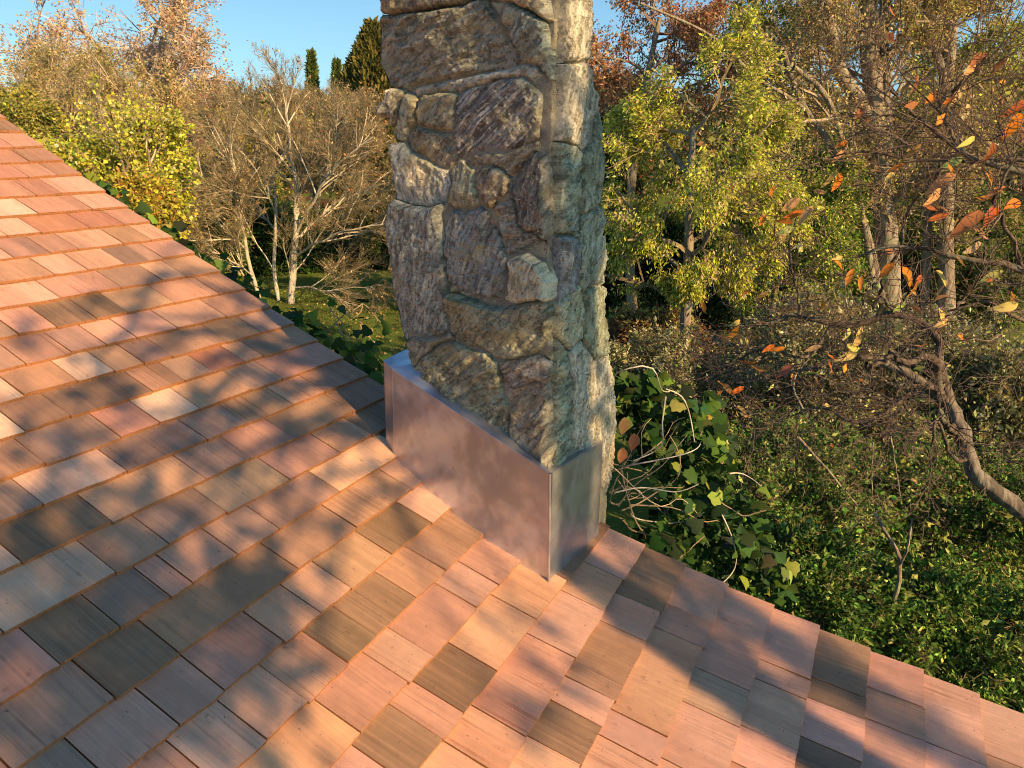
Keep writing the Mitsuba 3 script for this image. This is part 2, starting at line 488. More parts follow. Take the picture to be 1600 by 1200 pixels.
def rock(p, s=1.0):
    p = np.asarray(p)
    return 2 * (meshkit.fbm(p * 9 * s) - .5) + .9 * (meshkit.fbm(p * 31 * s) - .5) + .45 * (meshkit.fbm(p * 90 * s) - .5)


def crag(p):
    """Broken, layered relief: ridges and steps."""
    a = meshkit.fbm(np.asarray(p) * [17, 17, 12])
    b = meshkit.fbm(np.asarray(p) * [46, 46, 30] + 9, 3)
    return 1.3 * (.5 - np.abs(a - .5) * 4) * .5 + .8 * (.5 - np.abs(b - .5) * 3.2) * .5 + .5 * (np.floor(a * 9) / 9 - a) * 3


zs = np.concatenate([np.linspace(-.2, 3.1, 14), np.linspace(3.12, 5.65, 380)])
ring = []
NS = 72
for z in zs:
    aL, aC, bR = along(Lp, max(z, 3.4)) + .018, along(Cp, max(z, 3.3)) - .006, along(Rp, max(z, 3.3)) - .014
    fl, fr = OF + d1 * aL, OF + d1 * aC
    br = OF + d2 * bR
    bl = br + d1 * (aL - .0)
    cs = [fl, fr, br, bl]
    pts = []
    for a in range(4):
        t = np.linspace(0, 1, NS if a < 2 else 10, endpoint=False)[:, None]
        pts.append(cs[a] * (1 - t) + cs[(a + 1) % 4] * t)
    pts = np.vstack(pts)
    pts[:, 2] = z
    ring.append(pts)
ring = np.array(ring)
nr, mr = ring.shape[:2]
cen = ring.mean(1, keepdims=True)
outd = unit((ring - cen) * [1, 1, 0])
ring = ring + outd * (.013 * rock(ring.reshape(-1, 3)).reshape(nr, mr) + .006 + .014 * crag(ring.reshape(-1, 3)).reshape(nr, mr))[..., None]
i, j = np.meshgrid(np.arange(nr - 1), np.arange(mr), indexing="ij")
q = np.stack([i * mr + j, i * mr + (j + 1) % mr, (i + 1) * mr + (j + 1) % mr, (i + 1) * mr + j], -1).reshape(-1, 4)
cap = np.array([[(nr - 1) * mr, (nr - 1) * mr + a, (nr - 1) * mr + a + 1] for a in range(1, mr - 1)])
put("stone_chimney__mortar", (ring.reshape(-1, 3), np.vstack([q[:, [0, 1, 2]], q[:, [0, 2, 3]], cap])), "mortar", smooth=40)

stone_a, stone_b, stone_s = [], [], []
STONES = {  # kind: two colours, grain angle in degrees from level, streak strength, streak length
    "olive": ((.19, .175, .12), (.33, .30, .215), 20, .35, 3), "green": ((.24, .235, .17), (.41, .385, .29), 82, .7, 6), "tan": ((.31, .265, .175), (.44, .395, .27), 80, .5, 4),
    "stripe": ((.11, .11, .10), (.42, .40, .33), 30, 1.0, 9), "grey": ((.18, .172, .145), (.38, .36, .30), 75, .6, 4), "brown": ((.185, .15, .105), (.34, .285, .20), 35, .5, 3),
    "warm": ((.225, .19, .125), (.38, .32, .21), 40, .3, 2), "dark": ((.10, .09, .075), (.25, .22, .175), 50, .6, 3), "pale": ((.38, .36, .28), (.52, .49, .39), 55, .5, 4), "slate": ((.16, .16, .15), (.29, .285, .25), 60, .5, 5),
}
#          face, kind, how far it stands out, tilt (left-right, down-up), outline as surveyed
ROCKS = [
    ("front", "olive", .040, .00, .02, [(597, 38), (612, 22), (660, 26), (705, 18), (768, 12), (792, 50), (818, 98), (790, 106), (745, 114), (690, 126), (648, 134), (612, 122), (596, 100)]),
    ("front", "warm", .034, .10, .0, [(771, 10), (800, 4), (826, 22), (838, 60), (841, 98), (821, 99), (796, 48)]),
    ("front", "slate", .046, .0, .0, [(594, -25), (640, -25), (700, -25), (748, -10), (728, 4), (690, 10), (668, 14), (640, 20), (612, 26), (602, 14)]),
    ("front", "brown", .05, .0, .0, [(752, -22), (832, -20), (838, 8), (818, 10), (790, -2)]),
    ("front", "warm", .018, .0, .0, [(650, 137), (690, 129), (745, 118), (800, 108), (838, 103), (838, 117), (790, 121), (742, 130), (705, 140), (668, 146)]),
    ("front", "pale", .060, -.2, .0, [(600, 168), (614, 152), (633, 150), (636, 168), (630, 184), (601, 185)]),
    ("front", "tan", .030, .2, .0, [(634, 154), (645, 158), (644, 186), (636, 208), (628, 204), (629, 186)]),
    ("front", "warm", .030, .0, .1, [(667, 152), (690, 148), (711, 152), (713, 190), (694, 202), (678, 196), (663, 190)]),
    ("front", "stripe", .030, .05, .0, [(722, 178), (732, 148), (786, 126), (824, 124), (830, 160), (826, 205), (806, 232), (762, 236), (722, 240)]),
    ("front", "green", .036, -.12, .06, [(630, 240), (638, 234), (668, 250), (696, 268), (708, 288), (690, 300), (672, 322), (650, 316), (630, 296), (627, 262)]),
    ("front", "pale", .036, .15, .1, [(752, 264), (772, 258), (785, 276), (786, 300), (774, 312), (758, 306), (749, 284)]),
    ("front", "brown", .018, .0, .0, [(733, 246), (760, 238), (800, 236), (822, 240), (818, 256), (780, 256), (750, 260), (738, 258)]),
    ("front", "grey", .044, -.04, .03, [(620, 348), (632, 328), (664, 324), (690, 332), (694, 400), (700, 470), (694, 520), (668, 524), (640, 512), (624, 480), (622, 400)]),
    ("front", "grey", .032, .05, .02, [(698, 338), (740, 330), (768, 340), (788, 372), (796, 410), (793, 452), (768, 462), (730, 450), (706, 432), (700, 384)]),
    ("front", "slate", .075, .25, .05, [(798, 408), (812, 398), (826, 394), (834, 418), (846, 446), (832, 460), (812, 466), (797, 464), (799, 436)]),
    ("front", "tan", .050, .1, .0, [(812, 312), (820, 276), (828, 256), (838, 262), (842, 330), (840, 356), (824, 360), (814, 346)]),
    ("front", "dark", .052, .0, .10, [(704, 462), (728, 456), (758, 474), (800, 484), (840, 478), (852, 510), (850, 542), (812, 558), (776, 556), (744, 546), (716, 520), (703, 495)]),
    ("front", "warm", .034, .0, -.02, [(664, 560), (690, 536), (728, 540), (768, 548), (782, 570), (786, 610), (798, 640), (796, 668), (770, 664), (728, 640), (692, 614), (664, 592)]),
    ("front", "brown", .026, .0, .0, [(784, 562), (812, 564), (842, 558), (842, 580), (832, 602), (804, 626), (792, 606)]),
    ("front", "dark", .038, .15, .0, [(802, 640), (814, 618), (838, 596), (842, 640), (846, 690), (840, 712), (816, 690), (800, 668)]),
    ("front", "brown", .012, .0, .0, [(646, 206), (690, 208), (716, 222), (716, 244), (694, 258), (664, 242), (645, 228)]),
    ("front", "grey", .014, .0, .0, [(716, 254), (742, 266), (746, 304), (742, 324), (714, 318), (710, 296)]),
    ("front", "warm", .010, .0, .0, [(704, 454), (716, 450), (750, 462), (794, 474), (796, 480), (760, 470), (720, 458)]),
    ("front", "slate", .012, .0, .0, [(652, 532), (690, 526), (704, 524), (690, 534), (664, 552), (650, 552)]),
    ("front", "olive", .016, .0, .0, [(786, 320), (808, 316), (812, 350), (822, 364), (838, 366), (834, 390), (812, 394), (796, 398), (788, 370)]),
    ("side", "green", .030, .0, .0, [(852, 2), (890, -14), (914, -14), (917, 40), (912, 90), (896, 97), (868, 96), (848, 100), (845, 50)]),
    ("side", "green", .028, .0, .0, [(854, 114), (892, 103), (912, 104), (922, 150), (921, 218), (900, 222), (862, 216), (856, 160)]),
    ("side", "green", .030, .0, .0, [(925, 186), (932, 178), (938, 230), (936, 300), (925, 322), (906, 330), (906, 280), (916, 236)]),
    ("side", "olive", .022, .0, .0, [(848, 228), (880, 226), (898, 234), (902, 290), (898, 352), (866, 362), (846, 352), (844, 290)]),
    ("side", "pale", .034, .0, .0, [(906, 340), (930, 330), (940, 372), (942, 410), (934, 440), (912, 444), (902, 410), (901, 366)]),
    ("side", "green", .022, .0, .0, [(846, 372), (868, 370), (896, 382), (898, 424), (886, 452), (868, 470), (852, 500), (846, 480), (845, 410)]),
    ("side", "slate", .020, .0, .0, [(876, 472), (898, 460), (908, 492), (902, 522), (884, 536), (870, 514)]),
    ("side", "tan", .034, .0, .0, [(914, 452), (932, 446), (941, 500), (944, 548), (926, 552), (912, 530)]),
    ("side", "olive", .024, .0, .0, [(850, 516), (864, 520), (880, 546), (886, 620), (880, 690), (866, 716), (856, 690), (850, 620)]),
    ("side", "grey", .024, .0, .0, [(892, 556), (908, 540), (922, 566), (926, 640), (922, 690), (902, 680), (894, 620)]),
    ("side", "tan", .036, .0, .0, [(928, 572), (944, 560), (954, 602), (956, 640), (950, 700), (940, 740), (930, 690), (930, 620)]),
]


def grow_outlines():
    """The surveyed outlines, grown until only thin joints are left between neighbours."""
    P = [Polygon(on_face(f, p)).buffer(0) for f, _, _, _, _, p in ROCKS]
    P = [p if p.geom_type == "Polygon" else max(p.geoms, key=lambda g: g.area) for p in P]
    zz = np.linspace(3.3, 5.7, 160)
    lim = {"front": Polygon(np.vstack([np.stack([along(Lp, zz) - .012, zz], 1), np.stack([along(Cp, zz) + .012 + .03 * (meshkit.fbm(np.stack([zz * 9, zz * 0 + 5, zz * 0], 1)) - .5), zz], 1)[::-1]])),
           "side": Polygon(np.vstack([np.stack([.014 + .016 * (meshkit.fbm(np.stack([zz * 7, zz * 0, zz * 0], 1)) - .5), zz], 1), np.stack([along(Rp, zz) + .010, zz], 1)[::-1]]))}
    P = [p if r[0] == "front" else p.intersection(lim["side"]) for p, r in zip(P, ROCKS)]
    P = [p if p.geom_type == "Polygon" else max(p.geoms, key=lambda g: g.area) for p in P]
    first = list(P)
    for step in range(15):
        for i in range(len(P)):
            others = shapely.union_all([P[j].buffer(.0022) for j in range(len(P)) if j != i and ROCKS[j][0] == ROCKS[i][0]])
            q = P[i].buffer(.0028, join_style=2, mitre_limit=1.5).intersection(lim[ROCKS[i][0]].union(first[i]) if ROCKS[i][0] == "front" else lim["side"]).difference(others)
            if q.geom_type != "Polygon":
                q = max((g for g in q.geoms if g.geom_type == "Polygon"), key=lambda g: g.area)
            P[i] = q.simplify(.0008)
    return P


def stone_mesh(rng, face, pts, out, tl, tu, ident, angle):
    o, d, n = frame[face]
    P = outlines[ident].buffer(-.002).buffer(.002)
    P = P if P.geom_type == "Polygon" else max(P.geoms, key=lambda g: g.area)
    ringp = np.array(P.segmentize(.006).exterior.coords)[:-1]
    ringp = ringp + .0035 * meshkit.fbm(np.c_[ringp * 40, np.full(len(ringp), ident * 3.3)])[:, None] * rng.normal(size=(1, 2))
    P = Polygon(ringp).buffer(0)
    if P.geom_type != "Polygon":
        P = max(P.geoms, key=lambda g: g.area)
        ringp = np.array(P.exterior.coords)[:-1]
    x0, y0, x1, y1 = P.bounds
    g = .0048
    gx, gy = np.meshgrid(np.arange(x0, x1, g), np.arange(y0, y1, g))
    gp = np.stack([gx.ravel(), gy.ravel()], 1) + rng.uniform(-.25, .25, (gx.size, 2)) * g
    inside = shapely.contains_xy(P.buffer(-.005), gp[:, 0], gp[:, 1])
    A = np.vstack([ringp, gp[inside]])
    tri = Delaunay(A).simplices
    cen = A[tri].mean(1)
    tri = tri[shapely.contains_xy(P, cen[:, 0], cen[:, 1])]
    e1, e2 = A[tri[:, 1]] - A[tri[:, 0]], A[tri[:, 2]] - A[tri[:, 0]]
    tri[(e1[:, 0] * e2[:, 1] - e1[:, 1] * e2[:, 0]) < 0] = tri[(e1[:, 0] * e2[:, 1] - e1[:, 1] * e2[:, 0]) < 0][:, ::-1]
    dist = shapely.distance(P.exterior, shapely.points(A))
    c = A.mean(0)
    w = .0065
    h = (1 - (1 - np.clip(dist / w, 0, 1)) ** 2) * (1 - .0 * dist)
    planes = []
    ext = max(x1 - x0, y1 - y0)
    for _ in range(4):
        aa = rng.uniform(0, 2 * np.pi)
        gs = rng.uniform(.03, .20)
        planes.append(rng.uniform(.0, .10) * gs * ext + gs * ((A[:, 0] - c[0]) * math.cos(aa) + (A[:, 1] - c[1]) * math.sin(aa)))
    facet = np.minimum(np.min(planes, 0), .010)
    nb = len(ringp)
    q3 = o + A[:, :1] * d + A[:, 1:] * np.array([0, 0, 1.0])
    ca, sa = math.cos(math.radians(angle)), math.sin(math.radians(angle))
    lay = np.stack([A[:, 0] * ca + A[:, 1] * sa, (-A[:, 0] * sa + A[:, 1] * ca)], 1)
    cleft = 2 * meshkit.fbm(np.c_[lay * [14, 55], np.full(len(A), ident * 1.7)]) - 1
    rel = (rock(q3 + ident) + .7 * (meshkit.fbm(q3 * 105, 2) - .5)) * .0062 + crag(q3 + ident) * .009 + cleft * .006 + .006 * np.floor(cleft * 3 + rock(q3 * .6)) / 2
    out, tl = (out, tl) if face == "front" else (out * .30, 0)
    facet = facet * (1 if face == "front" else .35)
    hh = (.013 + out * .40) * (.25 + .75 * h) + (A[:, 0] - c[0]) * tl + (A[:, 1] - c[1]) * tu + (rel + facet) * (.25 + .75 * h)
    edge = np.clip((A[:, 0] - .004) / .055, 0, 1) if face == "side" else np.clip((along(Cp, A[:, 1]) + .014 - A[:, 0]) / .018, 0, 1)
    hh = np.maximum(hh * (.4 + .6 * edge * (2 - edge)), .002)
    face_v = q3 + hh[:, None] * n
    back = q3[:nb] - .035 * n
    V = np.vstack([face_v, back])
    m = len(A)
    sidef = []
    for a in range(nb):
        b = (a + 1) % nb
        sidef += [[a, m + a, m + b], [a, m + b, b]]
    uv = np.vstack([lay, lay[:nb]])
    uv = np.stack([uv[:, 0] + ident * 4 + 1.5, uv[:, 1]], 1)
    area = shapely.area(P)
    if Polygon(ringp).exterior.is_ccw is False:
        sidef = [s[::-1] for s in sidef]
    return V, np.vstack([tri, np.array(sidef)]), uv


rk = np.random.default_rng(8)
outlines = grow_outlines()
for ident, (face, kind, out, tl, tu, pts) in enumerate(ROCKS):
    a, b, ang, st, ln = STONES[kind]
    h = np.exp(rk.normal(0, .08)) * np.exp(rk.normal(0, .03, 3))
    h = h * [.92, 1.0, 1.0]
    a, b = (np.array(c) * .76 + .24 * np.mean(c) for c in (a, b))
    stone_a.append(a * h); stone_b.append(b * h); stone_s.append((st, ln, rk.uniform(0, 40)))
    if outlines[ident].buffer(-.003).area < 2e-4:
        continue
    V, F, uv = stone_mesh(rk, face, pts, out, tl, tu, ident, ang + rk.uniform(-8, 8))
    put("stone_chimney__stone", (V, F), "fieldstone", smooth=True, uv=uv)
stone_a, stone_b, stone_s = np.array(stone_a), np.array(stone_b), np.array(stone_s)


def stone_fn(p, n, uv):
    i = dr.floor(uv.x / 4)
    u, v = uv.x - i * 4 - 1.5, uv.y
    k = mi.UInt32(dr.clip(i, 0, len(stone_a) - 1))
    s = gather(stone_s, k)
    wv = v + (fbm(u * 9 + s.z, v * 9, 0, 2) - .5) * .022
    streak = .55 * fbm(u * 46 / s.y + s.z, wv * 95, i, 3) + .45 * fbm(u * 150 / s.y + s.z, wv * 330, i, 2)
    blot = fbm(p.x * 24 + s.z, p.y * 24, p.z * 24, 3)
    t = sstep(.36, .64, streak * s.x + blot * (1 - s.x))
    col = mix(gather(stone_a, k), gather(stone_b, k), t)
    grit = nz(p.x * 420, p.y * 420, p.z * 420)
    col = col * (.55 + .75 * sstep(.30, .62, .6 * fbm(u * 38 + s.z, wv * 150, i + 3, 3) + .4 * fbm(p.x * 170 + 40, p.y * 170, p.z * 140, 2)))
    speck = nz(p.x * 190 + 7, p.y * 190, p.z * 190)
    col = col * (.50 + .55 * grit + .5 * fbm(p.x * 75, p.y * 75, p.z * 75, 3))
    col = mix(col, mi.Color3f(.55, .52, .43), .55 * sstep(.78, .9, speck))                       # quartz grains
    col = mix(col, mi.Color3f(.055, .05, .045), .7 * sstep(.80, .9, nz(p.x * 130, p.y * 130 + 3, p.z * 130)))
    lichen = fbm(p.x * 13 + 3, p.y * 13, p.z * 13, 3)
    col = mix(col, mi.Color3f(.27, .25, .13), .4 * sstep(.62, .74, lichen))                       # mustard lichen
    rust = fbm(p.x * 10 + 31, p.y * 10, p.z * 5, 3)
    return mix(col, col * mi.Color3f(1.1, .88, .66), .5 * sstep(.66, .78, rust))


def mortar_fn(p, n, uv):
    a = fbm(p.x * 22, p.y * 22, p.z * 22, 3)
    b = fbm(p.x * 7 + 9, p.y * 7, p.z * 7, 3)
    col = mix((.19, .18, .15), (.33, .32, .265), a)
    col = mix(col, mi.Color3f(.28, .265, .17), .5 * sstep(.5, .65, b))
    col = col * (.62 + .6 * nz(p.x * 380, p.y * 380, p.z * 380))
    return mix(col, mi.Color3f(.10, .09, .085), .6 * sstep(.6, .72, fbm(p.x * 15 + 2, p.y * 15, p.z * 15, 3)))


rough_bump = mikit.proc(lambda p, n, uv: fbm(p.x * 120, p.y * 120, p.z * 120, 3) + .5 * nz(p.x * 420, p.y * 420, p.z * 420), eps=1e-3)
scene["fieldstone"] = {"type": "twosided", "b": {"type": "bumpmap", "scale": .007, "t": rough_bump, "b": {"type": "principled", "base_color": mikit.proc(stone_fn), "roughness": .7, "specular": .35}}}
scene["mortar"] = {"type": "twosided", "b": {"type": "bumpmap", "scale": .004, "t": rough_bump, "b": {"type": "diffuse", "reflectance": mikit.proc(mortar_fn)}}}


def metal_fn(p, n, uv):
    a = fbm(p.x * 9, p.y * 9, p.z * 7, 3)
    b = fbm(p.x * 28 + 4, p.y * 28, p.z * 18, 3)
    col = mix((.40, .42, .49), (.63, .65, .71), sstep(.36, .62, a * .6 + b * .4))
    scr = nz((p.x * .8 + p.z) * 260, (p.x - p.z) * 7, p.y * 4)
    col = mix(col, mi.Color3f(.85, .84, .85), .5 * sstep(.86, .95, scr))
    return mix(col, mi.Color3f(.44, .39, .37), .35 * sstep(.58, .7, fbm(p.x * 16 + 20, p.y * 16, p.z * 16, 3)))


scene["lead_sheet"] = {"type": "twosided", "b": {"type": "bumpmap", "scale": .0016, "t": mikit.proc(lambda p, n, uv: fbm(p.x * 16, p.y * 16, p.z * 16, 3), eps=2e-3),
                       "b": {"type": "principled", "base_color": mikit.proc(metal_fn), "metallic": .88, "roughness": mikit.proc(lambda p, n, uv: .27 + .2 * fbm(p.x * 20, p.y * 20, p.z * 14, 3)), "specular": .5}}}


def up_to(p, z):
    return np.array([p[0], p[1], z + EYE])


def sheet_metal(grid, thick):
    """A bent sheet from a grid of points (n, m, 3), given a thickness."""
    n, m = grid.shape[:2]
    du, dv = np.gradient(grid, axis=0), np.gradient(grid, axis=1)
    nn = unit(np.cross(du, dv))
    V = np.vstack([grid.reshape(-1, 3), (grid - nn * thick).reshape(-1, 3)])
    i, j = np.meshgrid(np.arange(n - 1), np.arange(m - 1), indexing="ij")
    q = np.stack([i * m + j, (i + 1) * m + j, (i + 1) * m + j + 1, i * m + j + 1], -1).reshape(-1, 4)
    F = [q, q[:, ::-1] + n * m]
    edge = [(0, b) for b in range(m)] + [(a, m - 1) for a in range(1, n)] + [(n - 1, b) for b in range(m - 2, -1, -1)] + [(a, 0) for a in range(n - 2, 0, -1)]
    e = np.array([a * m + b for a, b in edge])
    F.append(np.stack([e, np.roll(e, -1), np.roll(e, -1) + n * m, e + n * m], 1))
    q = np.vstack(F)
    return V, np.vstack([q[:, [0, 1, 2]], q[:, [0, 2, 3]]])


def panel(b0, b1, t0, t1, bow, n=26, m=14, kick=0.0, seed=0):
    """Sheet between foot b0-b1 and top t0-t1, dented a little; kick bends the foot outwards."""
    s, t = np.meshgrid(np.linspace(0, 1, n), np.linspace(0, 1, m), indexing="ij")
    g = (b0 * (1 - s)[..., None] + b1 * s[..., None]) * (1 - t)[..., None] + (t0 * (1 - s)[..., None] + t1 * s[..., None]) * t[..., None]
    out = unit(np.cross(b1 - b0, np.array([0, 0, 1.0])))
    dent = meshkit.fbm(np.stack([s * 2.2 + seed, t * 1.6, s * 0], -1).reshape(-1, 3)).reshape(n, m) - .5
    w = np.sin(np.pi * s) * bow + dent * .006 * np.sin(np.pi * s) + kick * np.sin(np.pi * s) * (1 - t) ** 3
    return g + out * w[..., None]


dn = np.array([0, 0, -.035])
A_t, B_t, C_t, C2_t, D_t = up_to((-1.380, 1.712), -.686), up_to((-1.328, 1.688), -.700), up_to((-.730, 1.580), -.872), up_to((-.726, 1.590), -.874), up_to((-.698, 1.898), -.897)
G = "stone_chimney__flashing"
put(G + "__front_panel", sheet_metal(panel(FB + dn, FC + dn, B_t, C_t, .004, 40, 20, .022, 3), .003), "lead_sheet", "large front sheet of the flashing, dull silver with pinkish brown patches", smooth=30)
put(G + "__corner_strip", sheet_metal(panel(FA + dn, FB + dn + [.001, -.001, 0], A_t, B_t + [.001, -.001, .001], 0, 4, 10), .003), "lead_sheet", "narrow folded strip at the uphill corner of the flashing", smooth=30)
c2 = FC + [.003, .004, 0]
put(G + "__side_panel", sheet_metal(panel(c2 + dn, FD + dn, C2_t + [0, 0, -.006], D_t, .002, 20, 16, 0, 9), .003), "lead_sheet", "greenish grey side sheet of the flashing facing the shrubs", smooth=30)
r0, r1 = FC + [.003, -.004, -.03], C_t + [.003, -.004, .002]
put(G + "__corner_seam", limb([r0, (r0 + r1) / 2 + [.001, 0, 0], r1], .0045, .0045, 8, 6), "lead_sheet", "bright folded seam at the front corner of the flashing", smooth=True)
# the lip turned in to the masonry along the top of the sheets
ins = -n1 * .05
put(G + "__top_hem", limb([B_t + [0, -.001, .001], B_t * .5 + C_t * .5 + n1 * .005 + [0, 0, .002], C_t + [0, -.001, .001]], .0022, .0022, 24, 6, np.random.default_rng(2), .15), "lead_sheet", "thin bright folded edge along the top of the front sheet", smooth=True)
lip = np.stack([np.stack([A_t + [0, 0, .001], A_t * .5 + B_t * .5, B_t, (B_t * .66 + C_t * .34), (B_t * .33 + C_t * .67), C_t], 0),
                np.stack([A_t - n1 * .13 + [0.0, 0, .015], B_t - n1 * .11 + d1 * .03 + [0, 0, .022], B_t + ins + d1 * .07 + [0, 0, .02], (B_t * .66 + C_t * .34) + ins * .8 + [0, 0, .012], (B_t * .33 + C_t * .67) + ins * .75 + [0, 0, .012], C_t + ins * .8 - n2 * .05 + [0, 0, .01]], 0)], 0)
t = np.linspace(0, 1, 5)[:, None, None]
fine = np.linspace(0, 5, 31)
lp = np.stack([np.stack([np.interp(fine, np.arange(6), lip[a, :, c]) for c in range(3)], 1) for a in (0, 1)])
lp = lp[0] * (1 - t) + lp[1] * t
lp[1:, :, 2] += .004 * meshkit.fbm(lp[1:].reshape(-1, 3) * 30).reshape(4, 31)
put(G + "__top_lip", sheet_metal(lp[::-1], .0025), "lead_sheet", "top lip of the flashing dressed in to the stone", smooth=30)
lip2 = np.stack([np.stack([C2_t + [0, 0, -.004], (C2_t + D_t) / 2 + [0, 0, -.002], D_t]), np.stack([C2_t - n2 * .05 + d2 * .01 + [0, 0, -.012], (C2_t + D_t) / 2 - n2 * .05 + [0, 0, -.012], D_t - n2 * .05 + [0, 0, -.01]])], 0)
put(G + "__side_lip", sheet_metal(lip2, .0025), "lead_sheet", smooth=30)

# ------------------------------------------------------------------ the ground


LAWN = at(570, 520, 16)[:2].tolist()


def ground_fn(p, n, uv):
    a = fbm(p.x * .35, p.y * .35, 0, 3)
    f = fbm(p.x * 26, p.y * 26, 0, 3)
    grass = mix((.06, .10, .022), (.15, .20, .05), f)
    litter = mix((.045, .032, .02), (.15, .095, .05), nz(p.x * 22, p.y * 22, 1) * .6 + .4 * f)
    dx, dy = p.x - LAWN[0], p.y - LAWN[1]
    a = a + .35 * dr.exp(-(dx * dx + dy * dy) / 30)
    col = mix(litter, grass, sstep(.36, .48, a))
    leaf = nz(p.x * 17 + 3, p.y * 17, 2) * nz(p.x * 31, p.y * 31, 5)
    return mix(col, mi.Color3f(.33, .24, .09), .85 * sstep(.62, .72, leaf))


scene["turf"] = {"type": "twosided", "b": {"type": "diffuse", "reflectance": mikit.proc(ground_fn)}}
gx = np.concatenate([[-300, -120], np.linspace(-60, 60, 61), [120, 300]])
X, Y = np.meshgrid(gx, gx, indexing="ij")
Z = .5 * (meshkit.fbm(np.stack([X * .06, Y * .06, X * 0], -1)) - .5) - .05
m = len(gx)
i, j = np.meshgrid(np.arange(m - 1), np.arange(m - 1), indexing="ij")
q = np.stack([i * m + j, (i + 1) * m + j, (i + 1) * m + j + 1, i * m + j + 1], -1).reshape(-1, 4)
put("ground", (np.stack([X, Y, Z], -1).reshape(-1, 3), np.vstack([q[:, [0, 1, 2]], q[:, [0, 2, 3]]])), "turf", smooth=True)
labels["ground"] = {"label": "garden ground of lawn and fallen brown leaves in shade", "kind": "structure"}


def ground_z(x, y):
    return .5 * (meshkit.fbm(np.stack([x * .06, y * .06, x * 0], -1)) - .5) - .05


rg = np.random.default_rng(71)


def on_ground(u0, u1, v0, v1, n):
    r = ray(rg.uniform(u0, u1, n), rg.uniform(v0, v1, n))
    p = CAM + r * (-(EYE + .05) / r[:, 2])[:, None]
    p[:, 2] = ground_z(p[:, 0], p[:, 1])
    return p


P = on_ground(380, 700, 462, 640, 26000)
D = unit(rg.normal(size=P.shape) * [1, 1, .3] + [0, 0, 1.4])
L = rg.uniform(.03, .085, len(P))
put("lawn_grass", leaf_quads(P, D, rg.normal(size=P.shape), L, L * .18), "leaf_matte", color=np.repeat(np.array([(.10, .17, .035), (.14, .20, .05), (.18, .22, .06)])[rg.integers(0, 3, len(P))], 4, 0))
labels["lawn_grass"] = {"label": "short lawn grass behind the roof edge left of the chimney", "category": "grass", "kind": "stuff"}
P = on_ground(330, 1100, 455, 640, 5200)
m, c = leaf_cloud(rg, P + [0, 0, .03], .085, [(.50, .38, .13), (.38, .24, .10), (.28, .17, .08), (.56, .46, .20)], droop=.0, ratio=.6)
put("fallen_leaves", m, "leaf_matte", color=c)
labels["fallen_leaves"] = {"label": "fallen tan and yellow leaves scattered over the lawn", "category": "leaves", "kind": "stuff"}

# ------------------------------------------------------------------ trees and shrubs


def mpp(d):
    return d * 1.05 / FPX


def foot(u, d):
    p = at(u, 300, d)
    return np.array([p[0], p[1], -.1])


def twig_mesh(key, polys, col, rng, kind="stuff", sides=3, label=None):
    m = join([tubes(p, r, sides) for p, r in polys])
    c = np.asarray(col, float)
    cc = np.concatenate([np.repeat(c * np.exp(.22 * rng.normal(size=(len(p), 1))), p.shape[1] * sides, 0) for p, r in polys])
    put(key, m, "twig_bark", label=label, color=np.clip(cc, .01, .8), kind=kind)


def sites(rng, pts, per, spread, lo=.15):
    """Leaf positions scattered along polylines (N, n, 3)."""
    N, n1 = pts.shape[:2]
    tt = rng.uniform(lo, 1, (N, per)) * (n1 - 1)
    i = np.minimum(tt.astype(int), n1 - 2)
    w = (tt - i)[..., None]
    r_ = np.arange(N)[:, None]
    P = pts[r_, i] * (1 - w) + pts[r_, i + 1] * w
    return P.reshape(-1, 3) + rng.normal(0, spread, (N * per, 3))


def leafy(key, rng, P, size, cols, bsdf="leaf_matte", **kw):
    m, c = leaf_cloud(rng, P, size, cols, **kw)
    put(key, m, bsdf, color=c, kind="stuff")


